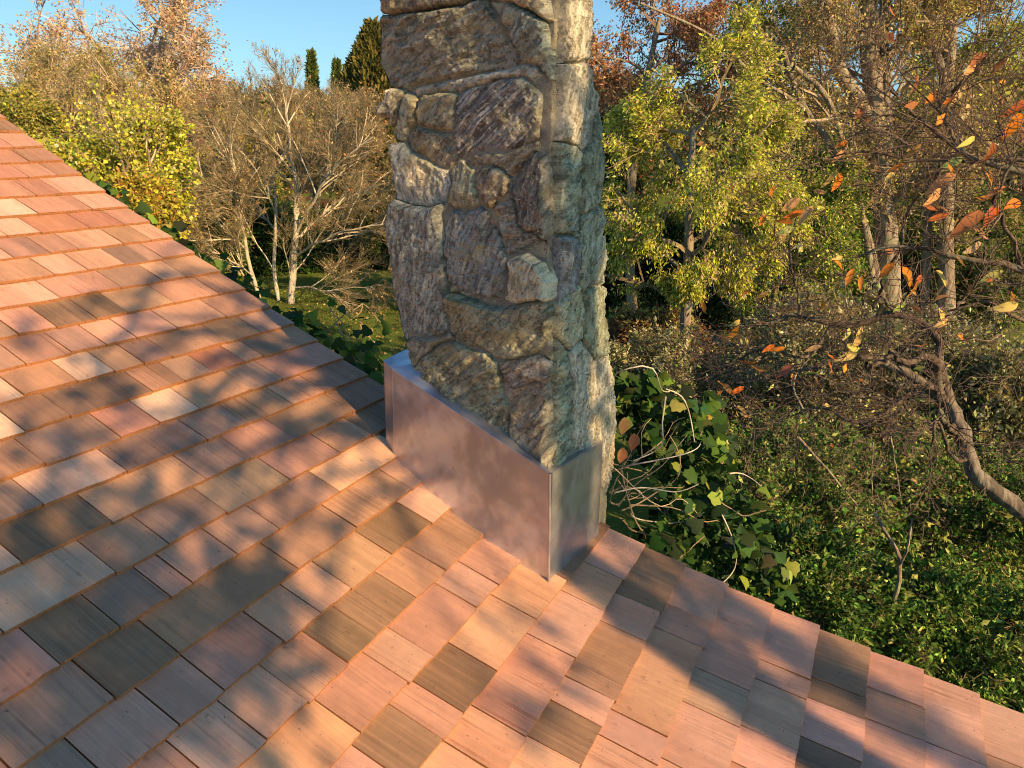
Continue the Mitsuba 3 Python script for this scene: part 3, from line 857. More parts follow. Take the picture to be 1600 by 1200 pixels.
def tree(key, label, cat, seed, foot_p, c, r, trunk_r, levels, leaf, bark="bark_grey", twig=(.16, .12, .09), group=None, fork=.35, lean=None, stems=1, spread=.25, branch_parts=0, leaf_levels=1, bare=False):
    """A tree or shrub: trunk or stems from its foot into the crown (an ellipsoid c, r), then branches, twigs and leaves.
    leaf: list of (leaves per twig, size, colours, extra)."""
    rng = np.random.default_rng(seed)
    k = thing(key, label, cat, group)
    c, r = np.asarray(c, float), np.asarray(r, float)
    S, D, L, R, trunk = [], [], [], [], []
    for s in range(stems):
        a = 2 * np.pi * (s + rng.uniform(0, .6)) / stems
        off = np.array([math.cos(a), math.sin(a), 0]) * (spread if stems > 1 else 0)
        top = c + off * r * 1.6 + np.array([0, 0, r[2] * (fork - .3)]) + rng.normal(0, .06, 3) * r
        mid = foot_p + (top - foot_p) * np.array([.4, .4, .5]) + rng.normal(0, .03, 3) * np.linalg.norm(top - foot_p) + (off * .2)
        p = resample(np.array([foot_p + off * .25 * min(r[0], 1), mid, top]), 14)
        trunk.append(p)
        put(k + "__trunk", limb(p, trunk_r, trunk_r * .35, 14, 8, rng, .06), bark, smooth=True)
    trunk = np.array(trunk)
    rad = np.broadcast_to(np.linspace(trunk_r, trunk_r * .35, 14), trunk.shape[:2])
    rel = (trunk[:, :, 2] - (c[2] - r[2])) > -.2 * r[2]
    start = max(int(np.argmax(rel[0])), 3)
    S, D, L, R = sprout(rng, trunk[:, start:], rad[:, start:], np.full(len(trunk), float(np.mean(r))), levels[0], (c, r))
    polys = grow(rng, S, D, L, R, levels, (c, r))
    if branch_parts:
        for b in range(min(branch_parts, len(polys[0][0]))):
            put(k + "__branch", tubes(polys[0][0][b:b + 1], polys[0][1][b:b + 1], 6), bark, smooth=True)
        rest = [(polys[0][0][branch_parts:], polys[0][1][branch_parts:])] + polys[1:]
        rest = [q for q in rest if len(q[0])]
    else:
        rest = polys
    twig_mesh(k + "__twigs", rest, twig, rng)
    for li, (per, size, cols, kw) in enumerate(leaf):
        P = np.vstack([sites(rng, q[0], per, size * .9, lo=.1) for q in polys[-leaf_levels:]])
        cut = kw.pop("where", None)
        if cut is not None:
            P = P[cut((P - c) / r, rng)]
        leafy(k + ("__foliage" if li == 0 else "__leaves"), rng, P, size, cols, out=c, **kw)
    return k, polys, rng


def lv(kids, angle, len_, n=3, lo=.2, hi=1., wander=.15, up=.05, taper=.4, **kw):
    return dict(kids=kids, angle=angle, len=len_, n=n, lo=lo, hi=hi, wander=wander, up=up, taper=taper, **kw)


def conifer(key, label, seed, foot_p, top, radius, cols, n, size, shape=1.0, low=.0, group=None, cat="evergreen tree", bsdf="leaf_matte"):
    """Upright evergreen: trunk, upright sprays set in lumps round it."""
    rng = np.random.default_rng(seed)
    k = thing(key, label, cat, group)
    H = top[2] - foot_p[2]
    put(k + "__trunk", limb(np.array([foot_p, (foot_p + top) / 2, top - [0, 0, .08 * H]]), .05 * H ** .8 / 2, .01, 10, 7, rng), "bark_dark", smooth=True)
    t = rng.uniform(low, 1, n) ** .85
    prof = radius * np.where(t < .35, .75 + .25 * t / .35, (1 - ((t - .35) / .66).clip(0, 1) ** (1.3 * shape)))
    a = rng.uniform(0, 2 * np.pi, n)
    lump = meshkit.fbm(np.stack([np.cos(a) * 3.1, np.sin(a) * 3.1, t * H * 1.1], 1) + seed)
    rr = prof * (.42 + .95 * lump) * (1 - .45 * rng.uniform(0, 1, n) ** 2)
    axis = foot_p + (top - foot_p) * t[:, None]
    P = axis + np.stack([np.cos(a) * rr, np.sin(a) * rr, rng.normal(0, .05, n)], 1)
    outward = np.stack([np.cos(a), np.sin(a), np.full(n, 1.1)], 1)
    D = unit(outward + .45 * rng.normal(size=(n, 3)))
    L = size * rng.uniform(.6, 1.4, n)
    m = leaf_quads(P, D, rng.normal(size=(n, 3)), L, L * .42)
    cols = np.asarray(cols)
    cc = cols[rng.integers(0, len(cols), n)] * np.exp(.2 * rng.normal(size=(n, 1)))
    put(k + "__foliage", m, bsdf, color=np.repeat(np.clip(cc, .004, .8), 4, 0), kind="stuff")
    return k


YELLOW = [(.58, .54, .07), (.50, .50, .08), (.42, .46, .07), (.62, .52, .09), (.30, .38, .07)]
LIME = [(.54, .56, .09), (.43, .50, .08), (.62, .58, .13), (.28, .38, .07)]
GREEN = [(.065, .15, .03), (.10, .20, .04), (.045, .11, .025), (.14, .24, .05)]
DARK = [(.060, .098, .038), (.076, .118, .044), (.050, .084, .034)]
RUST = [(.36, .17, .09), (.44, .24, .13), (.28, .13, .08), (.48, .31, .18)]
GOLD = [(.58, .44, .20), (.50, .40, .19), (.62, .50, .26), (.42, .36, .17)]
OAK = [(.60, .38, .20), (.52, .31, .16), (.64, .47, .30), (.48, .33, .21)]
OLIVE = [(.25, .25, .08), (.33, .31, .11), (.17, .19, .06), (.38, .34, .14)]
TAN = [(.48, .36, .20), (.40, .27, .14), (.56, .44, .26), (.34, .29, .13)]

rw_ = np.random.default_rng(3)
n = 60000
az = rw_.uniform(-.95, .85, n)
dd = rw_.uniform(58, 82, n)
hgt = 5.6 + 4.2 * meshkit.fbm(np.stack([az * 14, dd * 0 + .5, dd * .08], 1))
P = np.stack([az * 0, az * 0, hgt * rw_.uniform(0, 1, n) ** .7], 1) + FWD * (dd * np.cos(az))[:, None] + RIGHT * (dd * np.sin(az))[:, None]
m, c = leaf_cloud(rw_, P, .55, OLIVE + TAN[:2] + DARK + RUST[:1], ratio=.6)
put("distant_woods", m, "leaf_matte", color=c)
labels["distant_woods"] = {"label": "far woods in autumn colours closing the garden behind the trees", "category": "woods", "kind": "stuff"}

# --- far left, from the back to the front
D = 40
tree("oak_tree", "tall spreading oak with sparse orange brown leaves against the sky", "tree", 1, foot(190, D), at(195, 120, D), (205 * mpp(D), 205 * mpp(D), 140 * mpp(D)), .42,
     [lv(19, 65, 1.25, 6, .0, wander=.24, up=.03, rad=.16), lv(9, 50, .6, 4, wander=.26, rad=.06), lv(7, 50, .5, 3, wander=.25, rad=.025), lv(5, 45, .5, 2, wander=.2, rad=.012)],
     [(4, .15, OAK + GOLD[2:3] + [(.66, .54, .40), (.60, .50, .40)], dict(ratio=.6))], twig=(.46, .38, .31), branch_parts=10)
D = 52
tree("grey_tree", "hazy grey reddish tree at the left edge behind the oak", "tree", 2, foot(-10, D), at(-5, 150, D), (60 * mpp(D), 60 * mpp(D), 100 * mpp(D)), .25,
     [lv(9, 40, .9, 4, .1, up=.1), lv(7, 40, .55), lv(6, 40, .5), lv(4, 40, .5, 2)], [(2, .16, OAK + RUST, {})], twig=(.30, .22, .19))
D = 30
tree("golden_tree", "round tree with golden tan leaves between the oak and the bare tree", "tree", 3, foot(300, D), at(308, 190, D), (92 * mpp(D), 92 * mpp(D), 112 * mpp(D)), .2,
     [lv(12, 55, 1.15, 4, .0, rad=.07), lv(8, 45, .55, rad=.025), lv(6, 45, .5), lv(4, 45, .5, 2)], [(8, .12, GOLD + OLIVE[:2] + OAK[:1], {})], twig=(.24, .18, .13))
tree("purple_tree", "small dark purplish leaved tree behind the yellow maple", "tree", 33, foot(292, 24), at(290, 232, 24), (44 * mpp(24), 44 * mpp(24), 40 * mpp(24)), .08,
     [lv(10, 55, .9, 4, .1), lv(7, 45, .55), lv(5, 45, .5), lv(3, 45, .5, 2)], [(5, .09, [(.10, .04, .05), (.14, .06, .05), (.22, .20, .22)], {})], twig=(.14, .10, .09))
D = 27
tree("red_topped_tree", "round tree with reddish brown top twigs and yellow leaves inside, behind the bare tree", "tree", 4, foot(425, D), at(425, 222, D), (118 * mpp(D), 118 * mpp(D), 122 * mpp(D)), .2,
     [lv(12, 50, 1.15, 4, .0, up=.08, rad=.05), lv(8, 40, .6, rad=.02), lv(7, 40, .5), lv(6, 40, .5, 2)],
     [(4, .09, RUST + [(.22, .10, .08)], dict(where=lambda q, g: q[:, 2] > .15 + .25 * g.random(len(q)))), (7, .11, YELLOW + GOLD[:2], dict(where=lambda q, g: (q[:, 2] < .35) & (q[:, 2] > -.5)))], twig=(.19, .12, .10))
for i, (u, v, w, d, lab) in enumerate([(487, 84, 17, 34, "taller of two thin pointed conifers beside the dark column tree"), (526, 98, 14, 33, "shorter of two thin pointed conifers beside the dark column tree")]):
    conifer("pointed_conifer", lab, 40 + i, foot(u, d), at(u, v, d), w * mpp(d) * 1.25, [(.14, .20, .05), (.20, .24, .07), (.09, .13, .04)], 5000, .22, shape=.75, low=.3)
conifer("column_evergreen", "tall dark column shaped evergreen left of the chimney, sunlit gold painted into its leaves", 44, foot(592, 26), at(582, 40, 26), 62 * mpp(26), [(.26, .22, .06), (.18, .17, .05), (.10, .12, .04), (.06, .08, .03)], 26000, .2, shape=2.2)  # gold of the sun mixed into the leaf colours over the whole height
D = 21
tree("twiggy_tree", "pale beige twiggy tree with few leaves behind the yellow maple", "tree", 5, foot(120, D), at(118, 190, D), (128 * mpp(D), 110 * mpp(D), 105 * mpp(D)), .09,
     [lv(10, 35, 1.2, 5, .0, up=.12, rad=.03), lv(8, 30, .6, 4, up=.12, rad=.014), lv(7, 28, .55, 3, up=.1), lv(5, 28, .55, 2)], [(3, .07, GOLD + OLIVE + [(.42, .36, .20)], {})], twig=(.42, .34, .24), bark="bark_pale", stems=4, spread=.3)
D = 16
tree("yellow_maple", "bushy maple full of bright yellow leaves behind the roof edge", "tree", 6, foot(190, D), at(182, 240, D), (112 * mpp(D), 95 * mpp(D), 160 * mpp(D)), .07,
     [lv(12, 45, 1.2, 4, .0, up=.1, rad=.03), lv(7, 40, .55, rad=.012), lv(6, 40, .5), lv(4, 40, .5, 2)], [(4, .085, YELLOW + LIME[:2] + GOLD[2:3], dict(ratio=.85, jitter=.4, where=lambda q, g: q[:, 2] < -.15 + .8 * g.random(len(q)) ** 1.5 + .5 * (meshkit.fbm(q * 3) - .5)))], twig=(.30, .25, .17), stems=4, spread=.3)
tree("olive_shrub", "olive green shrub at the far left edge above the roof", "shrub", 7, foot(40, 17), at(38, 185, 17), (50 * mpp(17), 50 * mpp(17), 70 * mpp(17)), .05,
     [lv(9, 45, .95, 4, .05), lv(6, 40, .6), lv(6, 40, .5), lv(4, 40, .5, 2)], [(7, .075, OLIVE + YELLOW[3:], {})], stems=3)
tree("orange_shrub", "low orange yellow leaved shrub at the foot of the yellow maple", "shrub", 8, foot(225, 13), at(222, 312, 13), (46 * mpp(13), 46 * mpp(13), 40 * mpp(13)), .03,
     [lv(9, 45, .95, 4, .05), lv(6, 40, .6), lv(6, 40, .5), lv(3, 40, .5, 2)], [(5, .075, YELLOW[:2] + [(.42, .26, .07), (.36, .22, .06), (.24, .26, .06)], dict(ratio=.8))], stems=4)
for i, (u, v, ru, rv, d, cols, lab) in enumerate([
        (300, 385, 75, 85, 20, OLIVE + GREEN, "olive green thicket left of the bare tree"),
        (600, 300, 62, 150, 29, DARK + GREEN[:1], "dark evergreen bush right of the bare tree beside the chimney"),
        (545, 400, 80, 70, 26, DARK, "dark low evergreen behind the low branches of the bare tree"),
        (430, 400, 90, 75, 25, DARK + GREEN[:2], "dark green bush behind the stems of the bare tree"),
        (360, 300, 70, 90, 26, OLIVE + GREEN[:2], "dull green bush behind the left side of the bare tree")]):
    tree("evergreen_bush", lab, "evergreen bush", 50 + i, foot(u, d), at(u, v, d), (ru * mpp(d), ru * mpp(d), rv * mpp(d)), .07,
         [lv(14, 55, 1.1, 4, .0, rad=.04), lv(7, 45, .6, rad=.015), lv(6, 45, .5), lv(4, 40, .5, 2)], [(7, .13, cols, {})], stems=3, twig=(.10, .08, .06))

# --- the bare tree, its stems surveyed one by one
rb = np.random.default_rng(17)
bare = thing("bare_tree", "broad bare tree with pale grey stems fanning up from the lawn left of the chimney", "tree")
D0 = 19.6
stems = [  # stem: survey points (u, v, distance beyond the foot), radius at the foot
    ([(455, 486, 0), (461, 400, 0), (463, 345, 0), (466, 300, .1), (476, 268, .2), (496, 235, .3), (520, 200, .5), (545, 165, .7)], 0.108),
    ([(463, 345, 0), (460, 300, -.1), (458, 262, -.2), (452, 220, -.2), (447, 175, 0), (445, 135, .2)], 0.061),
    ([(440, 484, .3), (428, 400, .5), (432, 330, .8), (426, 270, 1.0), (408, 215, 1.2), (385, 175, 1.5)], 0.065),
    ([(408, 486, -.3), (390, 410, -.4), (376, 340, -.5), (369, 280, -.4), (357, 225, -.2), (350, 190, 0)], 0.061),
    ([(472, 292, .1), (505, 262, -.2), (530, 238, -.4), (560, 215, -.6), (578, 190, -.8)], 0.036),
    ([(464, 360, 0), (490, 312, -.5), (518, 268, -.9), (552, 238, -1.2), (585, 215, -1.4)], 0.050),
    ([(466, 372, 0), (498, 340, .6), (530, 315, 1.0), (566, 302, 1.2), (604, 298, 1.4)], 0.043),
    ([(463, 400, 0), (498, 378, -.6), (535, 362, -1.0), (575, 356, -1.3), (612, 346, -1.5)], 0.040),
    ([(460, 448, 0), (490, 452, -.3), (520, 455, -.5), (560, 449, -.8), (600, 446, -1.0)], 0.025),
    ([(385, 390, -.4), (355, 362, -.9), (320, 338, -1.2), (285, 326, -1.4), (255, 322, -1.5)], 0.032),
    ([(376, 345, -.5), (352, 312, -1.2), (325, 290, -1.5), (300, 262, -1.7)], 0.029),
    ([(430, 330, .8), (410, 285, .3), (390, 250, .1), (362, 222, 0), (335, 200, -.2)], 0.032),
    ([(396, 430, -.4), (352, 402, -1.2), (318, 380, -1.6), (282, 366, -1.8)], 0.025),
    ([(480, 335, 0), (500, 290, .9), (515, 245, 1.4), (525, 205, 1.6)], 0.036),
    ([(420, 300, .9), (440, 250, 1.6), (470, 200, 2.0), (480, 160, 2.2)], 0.036),
    ([(432, 360, .7), (400, 320, 1.8), (375, 270, 2.3), (340, 235, 2.6)], 0.032)]
SP, SR = [], []
for i, (pts, r0) in enumerate(stems):
    p = resample(np.array([at(u, v, D0 + d) for u, v, d in pts]), 12)
    p += .02 * rb.normal(size=p.shape)
    put(bare + ("__trunk" if i in (0, 2, 3) else "__branch"), limb(p, r0, r0 * .22, 14, 7, rb, .05), "bark_pale", smooth=True)
    SP.append(p); SR.append(np.linspace(r0, r0 * .22, 12))
SP, SR = np.array(SP), np.array(SR)
env = (at(438, 335, D0 + .4), np.array([4.4, 4.0, 4.15]))
ln = np.linalg.norm(np.diff(SP, axis=1), axis=2).sum(1)
S, Dr, L, R = sprout(rb, SP, SR, np.clip(ln, 2.0, 2.8), lv(12, 40, .66, 4, .12, bias=np.array([0, 0, .2]), rad=.021), env)
pol = grow(rb, S, Dr, L, R, [lv(9, 38, .6, 5, up=.05, wander=.1), lv(8, 30, .62, 4, up=.05, wander=.12, rad=.013), lv(7, 28, .66, 3, up=.04, rad=.0065), lv(5, 24, .7, 2, rad=.0035)], env)
twig_mesh(bare + "__branches", pol[:1], (.58, .53, .43), rb, sides=5)
twig_mesh(bare + "__twigs", pol[1:], (.27, .235, .15), rb)
P = sites(rb, pol[-1][0], 1, .03)
leafy(bare + "__leaves", rb, P[rb.random(len(P)) < .12], .07, RUST[:2] + GOLD[:2])

# --- right of the chimney, from the back to the front
D = 24
for i, (u, v, ru, rv, d, cols, n, lab) in enumerate([
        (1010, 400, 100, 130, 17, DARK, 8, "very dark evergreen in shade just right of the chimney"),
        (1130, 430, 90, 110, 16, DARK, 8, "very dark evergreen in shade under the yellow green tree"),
        (975, 180, 60, 170, 19, DARK + RUST[:1], 7, "dark evergreen beside the upper right edge of the chimney"),
        (1255, 330, 110, 150, 17, GREEN + OLIVE[:1], 8, "fresh green tree behind the forked trunks"),
        (1480, 420, 130, 120, 17, GREEN[:2] + OLIVE[:2], 7, "green bush behind the right hand trunk")]):
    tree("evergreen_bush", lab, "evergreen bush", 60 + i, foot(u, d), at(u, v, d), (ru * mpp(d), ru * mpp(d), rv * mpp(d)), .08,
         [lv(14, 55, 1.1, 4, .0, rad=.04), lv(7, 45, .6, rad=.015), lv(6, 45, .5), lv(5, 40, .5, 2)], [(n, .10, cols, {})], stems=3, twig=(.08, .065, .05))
tree("tall_yellow_tree", "tall tree with pale yellow green leaves at the upper right", "tree", 70, foot(1530, 19), at(1530, 120, 19), (190 * mpp(19), 150 * mpp(19), 230 * mpp(19)), .2,
     [lv(14, 55, 1.1, 5, .0, rad=.06), lv(8, 45, .6, rad=.022), lv(7, 45, .5), lv(6, 40, .5, 2)], [(6, .10, LIME + OLIVE + YELLOW[2:3], {})], twig=(.20, .16, .11))
tree("tall_green_tree", "tall thin leaved green tree behind the forked trunk at the top", "tree", 71, foot(1250, 21), at(1230, 90, 21), (170 * mpp(21), 150 * mpp(21), 170 * mpp(21)), .2,
     [lv(14, 55, 1.1, 5, .0, rad=.06), lv(8, 45, .6, rad=.022), lv(6, 45, .5), lv(5, 40, .5, 2)], [(5, .10, OLIVE + GREEN[:2] + TAN[:1], {})], twig=(.20, .16, .11))
tree("beech_tree", "tree with dense rust brown leaves right of the chimney top", "tree", 72, foot(1010, 15), at(1030, 15, 15), (180 * mpp(15), 140 * mpp(15), 175 * mpp(15)), .13,
     [lv(14, 60, 1.1, 5, .0, up=-.02, rad=.035), lv(9, 50, .6, rad=.014), lv(7, 45, .5), lv(5, 40, .5, 2)], [(6, .07, RUST + TAN[:1], {})], twig=(.22, .16, .12), branch_parts=8)
tree("yellow_green_tree", "airy tree with drooping bright yellow green leaves right of the chimney", "tree", 73, foot(1100, 9.6), at(1070, 215, 9.6), (235 * mpp(9.6), 150 * mpp(9.6), 225 * mpp(9.6)), .10,
     [lv(14, 60, 1.1, 5, .0, up=-.02, rad=.035), lv(9, 50, .6, rad=.014, up=-.05), lv(7, 45, .5, up=-.06), lv(6, 40, .5, 2, up=-.08)], [(11, .056, LIME + YELLOW[1:3] + TAN[2:3], dict(droop=.7, ratio=.40, jitter=.35))], twig=(.24, .20, .12), branch_parts=8)

tree("pale_green_tree", "mid green leafy tree between the yellow green tree and the forked trunks", "tree", 74, foot(1225, 11.5), at(1235, 330, 11.5), (140 * mpp(11.5), 110 * mpp(11.5), 170 * mpp(11.5)), .06,
     [lv(14, 60, 1.1, 5, .0, up=-.02, rad=.03), lv(9, 50, .6, up=-.03, rad=.012), lv(7, 45, .5, up=-.04), lv(5, 40, .5, 2, up=-.06)], [(8, .058, GREEN[1:] + LIME[1:] + OLIVE[1:2], dict(droop=.5, ratio=.45, jitter=.35))], twig=(.22, .18, .11), stems=2)
rm = np.random.default_rng(23)
forked = thing("forked_tree", "large tree with ridged bark, several forked trunks and small tan leaves", "tree")
DF = 12.5
stems = [([(1392, 520, .1), (1388, 430, 0), (1383, 340, 0), (1372, 250, 0), (1366, 170, 0), (1360, 90, 0), (1356, 20, .1), (1350, -60, .2)], 0.222, 0.117),
         ([(1378, 260, -.05), (1362, 200, -.2), (1338, 150, -.35), (1312, 110, -.45), (1300, 60, -.5), (1292, 0, -.6), (1280, -60, -.7)], 0.129, 0.070),
         ([(1381, 300, .1), (1385, 200, .25), (1383, 120, .35), (1378, 60, .4), (1384, 0, .5), (1390, -60, .6)], 0.105, 0.070),
         ([(1376, 470, -.1), (1352, 360, -.3), (1318, 270, -.5), (1290, 215, -.6), (1262, 175, -.7), (1240, 130, -.8), (1224, 80, -.9)], 0.082, 0.037),
         ([(1364, 440, -.2), (1346, 330, -.4), (1330, 260, -.6), (1310, 200, -.8), (1290, 150, -.9), (1240, 105, -1.1)], 0.058, 0.035),
         ([(1262, 175, -.7), (1230, 150, -1.0), (1180, 120, -1.3), (1130, 70, -1.6), (1060, 30, -1.8), (1000, 5, -2.0)], 0.026, 0.014),
         ([(1366, 120, 0), (1400, 70, .2), (1440, 30, .4), (1500, 10, .6)], 0.058, 0.035),
         ([(1388, 330, 0), (1420, 290, -.4), (1455, 262, -.7), (1500, 240, -1.0)], 0.047, 0.023)]
SP, SR = [], []
for i, (pts, r0, r1) in enumerate(stems):
    p = resample(np.array([at(u, v, DF + d) for u, v, d in pts]), 16)
    if i == 0:
        p[0, 2] = min(p[0, 2], 0.6)
        p = np.vstack([[p[0][0], p[0][1], -.1], p])
        p = resample(p, 16)
    put(forked + ("__trunk" if i in (0, 1, 2, 3) else "__branch"), limb(p, r0, r1, 40, 14, rm, .05), "bark_grey", smooth=True)
    SP.append(p[4:]); SR.append(np.linspace(r0, r1, 16)[4:])
SP, SR = np.array(SP), np.array(SR)
env = (at(1350, 110, DF), np.array([4.2, 2.8, 4.0]))
S, Dr, L, R = sprout(rm, SP, SR, np.full(len(SP), 2.2), lv(9, 55, .75, 4, .15, rad=.028), env)
pol = grow(rm, S, Dr, L, R, [lv(7, 50, .75, 5, wander=.2), lv(7, 45, .6, 4, wander=.2, rad=.011), lv(6, 45, .5, 3, rad=.006), lv(4, 40, .5, 2, rad=.004)], env)
twig_mesh(forked + "__branches", pol[:2], (.30, .25, .18), rm, sides=4)
twig_mesh(forked + "__twigs", pol[2:], (.22, .17, .11), rm)
P = sites(rm, pol[-1][0], 4, .06)
leafy(forked + "__foliage", rm, P[rm.random(len(P)) < .8], .05, TAN + GOLD[2:3] + OLIVE[1:2] + OLIVE[3:] + LIME[2:3] + RUST[1:2], jitter=.4)
rear = thing("rear_trunk_tree", "second ridged trunk with two stems standing right of the forked tree", "tree")
SP, SR = [], []
for pts, r0, r1 in [([(1480, 470, 0), (1478, 330, 0), (1482, 230, 0), (1478, 140, 0), (1484, 60, 0), (1490, -50, .1)], .15, .10), ([(1444, 500, .3), (1448, 380, .3), (1455, 300, .2), (1470, 240, .1), (1484, 200, 0)], .09, .06),
                    ([(1478, 150, 0), (1466, 90, -.2), (1440, 40, -.3), (1420, -30, -.4)], .07, .04)]:
    p = resample(np.array([at(u, v, 13 + d) for u, v, d in pts]), 16)
    if pts[0][1] > 450:
        p = resample(np.vstack([[p[0][0], p[0][1], -.1], p]), 16)
    put(rear + "__trunk", limb(p, r0, r1, 30, 12, rm, .06), "bark_grey", smooth=True)
    SP.append(p[5:]); SR.append(np.linspace(r0, r1, 16)[5:])
env = (at(1490, 100, 13), np.array([2.6, 2.4, 3.4]))
S, Dr, L, R = sprout(rm, np.array(SP), np.array(SR), np.full(3, 2.4), lv(10, 50, .75, 4, .15, rad=.028), env)
pol = grow(rm, S, Dr, L, R, [lv(8, 50, .75, 5, wander=.2), lv(7, 45, .6, 4, wander=.2, rad=.012), lv(7, 45, .5, 3, rad=.007), lv(4, 40, .5, 2, rad=.005)], env)
twig_mesh(rear + "__twigs", pol, (.24, .19, .13), rm)
P = sites(rm, pol[-1][0], 4, .06)
leafy(rear + "__foliage", rm, P, .055, TAN[:2] + OLIVE + LIME[:1])

# --- low growth beyond the roof edge
SH = [lv(14, 50, 1.1, 4, .0, wander=.2, rad=.012), lv(8, 45, .65, 3, wander=.25, rad=.006), lv(7, 45, .55, 3, rad=.004), lv(5, 45, .6, 2, rad=.003)]
tree("hydrangea_bush", "brown twiggy bush with a few pale yellow leaves on its top, right of the chimney", "shrub", 80, foot(1020, 10), at(1020, 540, 10), (80 * mpp(10), .7, 62 * mpp(10)), .014,
     [lv(10, 25, 1.0, 4, .0, up=.1), lv(8, 25, .6, 3, up=.1), lv(6, 30, .5, 3), lv(3, 30, .5, 2)], [(2, .05, [(.22, .13, .07), (.28, .17, .09), (.17, .10, .06)], {}), (2, .07, [(.42, .40, .12), (.35, .33, .12), (.30, .30, .08)], dict(where=lambda q, g: (q[:, 2] > .62) & (g.random(len(q)) < .5)))],
     stems=9, spread=.4, twig=(.27, .15, .08), bark="bark_dark")
GREY = [(.24, .25, .13), (.34, .33, .19), (.15, .17, .08), (.48, .45, .30)]
for i, (u, v, d, ru, rv, cols, size, n, tw, lab) in enumerate([
        (1120, 590, 7.6, 170, 85, GREY + GREEN[:1], .036, 4, (.18, .13, .09), "grey green twiggy shrub beyond the ivy"),
        (1330, 560, 7.0, 190, 110, GREY + OLIVE[:1], .038, 4, (.22, .16, .11), "grey leaved twiggy shrub in front of the forked tree"),
        (1560, 560, 6.2, 150, 150, GREY + OLIVE, .040, 5, (.22, .17, .11), "pale leaved thicket at the right edge"),
        (1230, 740, 5.0, 190, 110, GREEN + OLIVE[:1], .030, 3, (.24, .19, .13), "green shrub with bare twigs in the middle of the thicket"),
        (1500, 760, 5.0, 170, 120, GREEN + OLIVE[:2], .032, 4, (.24, .19, .12), "green shrub under the gnarled branch"),
        (1260, 900, 3.9, 160, 110, GREEN, .031, 5, (.20, .17, .09), "glossy green shrub close to the roof edge"),
        (1480, 960, 3.7, 190, 130, GREEN + LIME[3:], .032, 5, (.22, .18, .10), "glossy green shrub at the lower right corner")]):
    r = np.array([ru * mpp(d) * 1.15, ru * mpp(d) * .9, rv * mpp(d) * 1.5])
    tree("thicket_shrub", lab, "shrub", 90 + i, foot(u, d), at(u, v, d) - [0, 0, .3 * r[2]], r, .022, SH, [(n, size, cols + [(.46, .44, .24), (.24, .32, .09)][(i > 2):1 + (i > 2)], dict(bsdf="leaf_gloss" if i > 2 else "leaf_matte", jitter=.5, where=lambda q, g: meshkit.fbm(q * 4.5 + 3, 3) + .12 * g.random(len(q)) > .50)), (1, size * 1.7, cols[:2] + [(.30, .34, .10)], dict(bsdf="leaf_gloss", jitter=.4, where=lambda q, g: g.random(len(q)) < .35))], stems=6, spread=.3, twig=tw, bark="bark_pale" if i > 2 else "bark_dark")

rq = np.random.default_rng(61)
for key, pts, r0, r1 in [("thicket_shrub_005", [(1396, 1010, 3.6), (1392, 960, 3.6), (1406, 905, 3.6), (1402, 862, 3.65), (1384, 832, 3.7), (1366, 800, 3.8)], .017, .009), ("thicket_shrub_005", [(1404, 885, 3.62), (1420, 850, 3.6), (1424, 810, 3.65)], .009, .005),
                         ("thicket_shrub_003", [(1246, 682, 4.5), (1290, 731, 4.45), (1342, 793, 4.4)], .011, .006), ("thicket_shrub_003", [(1364, 690, 4.6), (1362, 750, 4.6), (1367, 815, 4.6)], .006, .004),
                         ("thicket_shrub_003", [(1392, 680, 4.6), (1398, 720, 4.6), (1406, 775, 4.6)], .006, .004), ("thicket_shrub_003", [(1255, 640, 4.7), (1240, 600, 4.8), (1265, 560, 4.9)], .008, .004)]:
    q = resample(np.array([at(u, v, d) for u, v, d in pts]), 16)
    put(key + "__stem", limb(q + .0018 * rq.normal(size=q.shape), r0, r1, 16, 7, rq, .08), "bark_grey", smooth=True)

# ------------------------------------------------------------------ close to the camera


def on_roof(u, v):
    """The point of the roof slope seen at (u, v)."""
    r = ray(u, v)
    t = np.linspace(.8, 9, 6000)
    p = CAM + r * t[:, None]
    i = int(np.argmax(p[:, 2] < roof_z(np.clip(p[:, 0], -6.2, 1.2))))
    return p[i]


def drift(rng, a, b, n, sag, wob):
    """A twig from a to b that sags and wanders."""
    m = min(n, 6)
    t = np.linspace(0, 1, m)[:, None]
    q = a * (1 - t) + b * t - np.array([0, 0, sag]) * np.sin(np.pi * t) + wob * np.linalg.norm(b - a) * np.sin(np.pi * t) * np.cumsum(rng.normal(size=(m, 3)), 0) / m ** .5
    return resample(q, n)


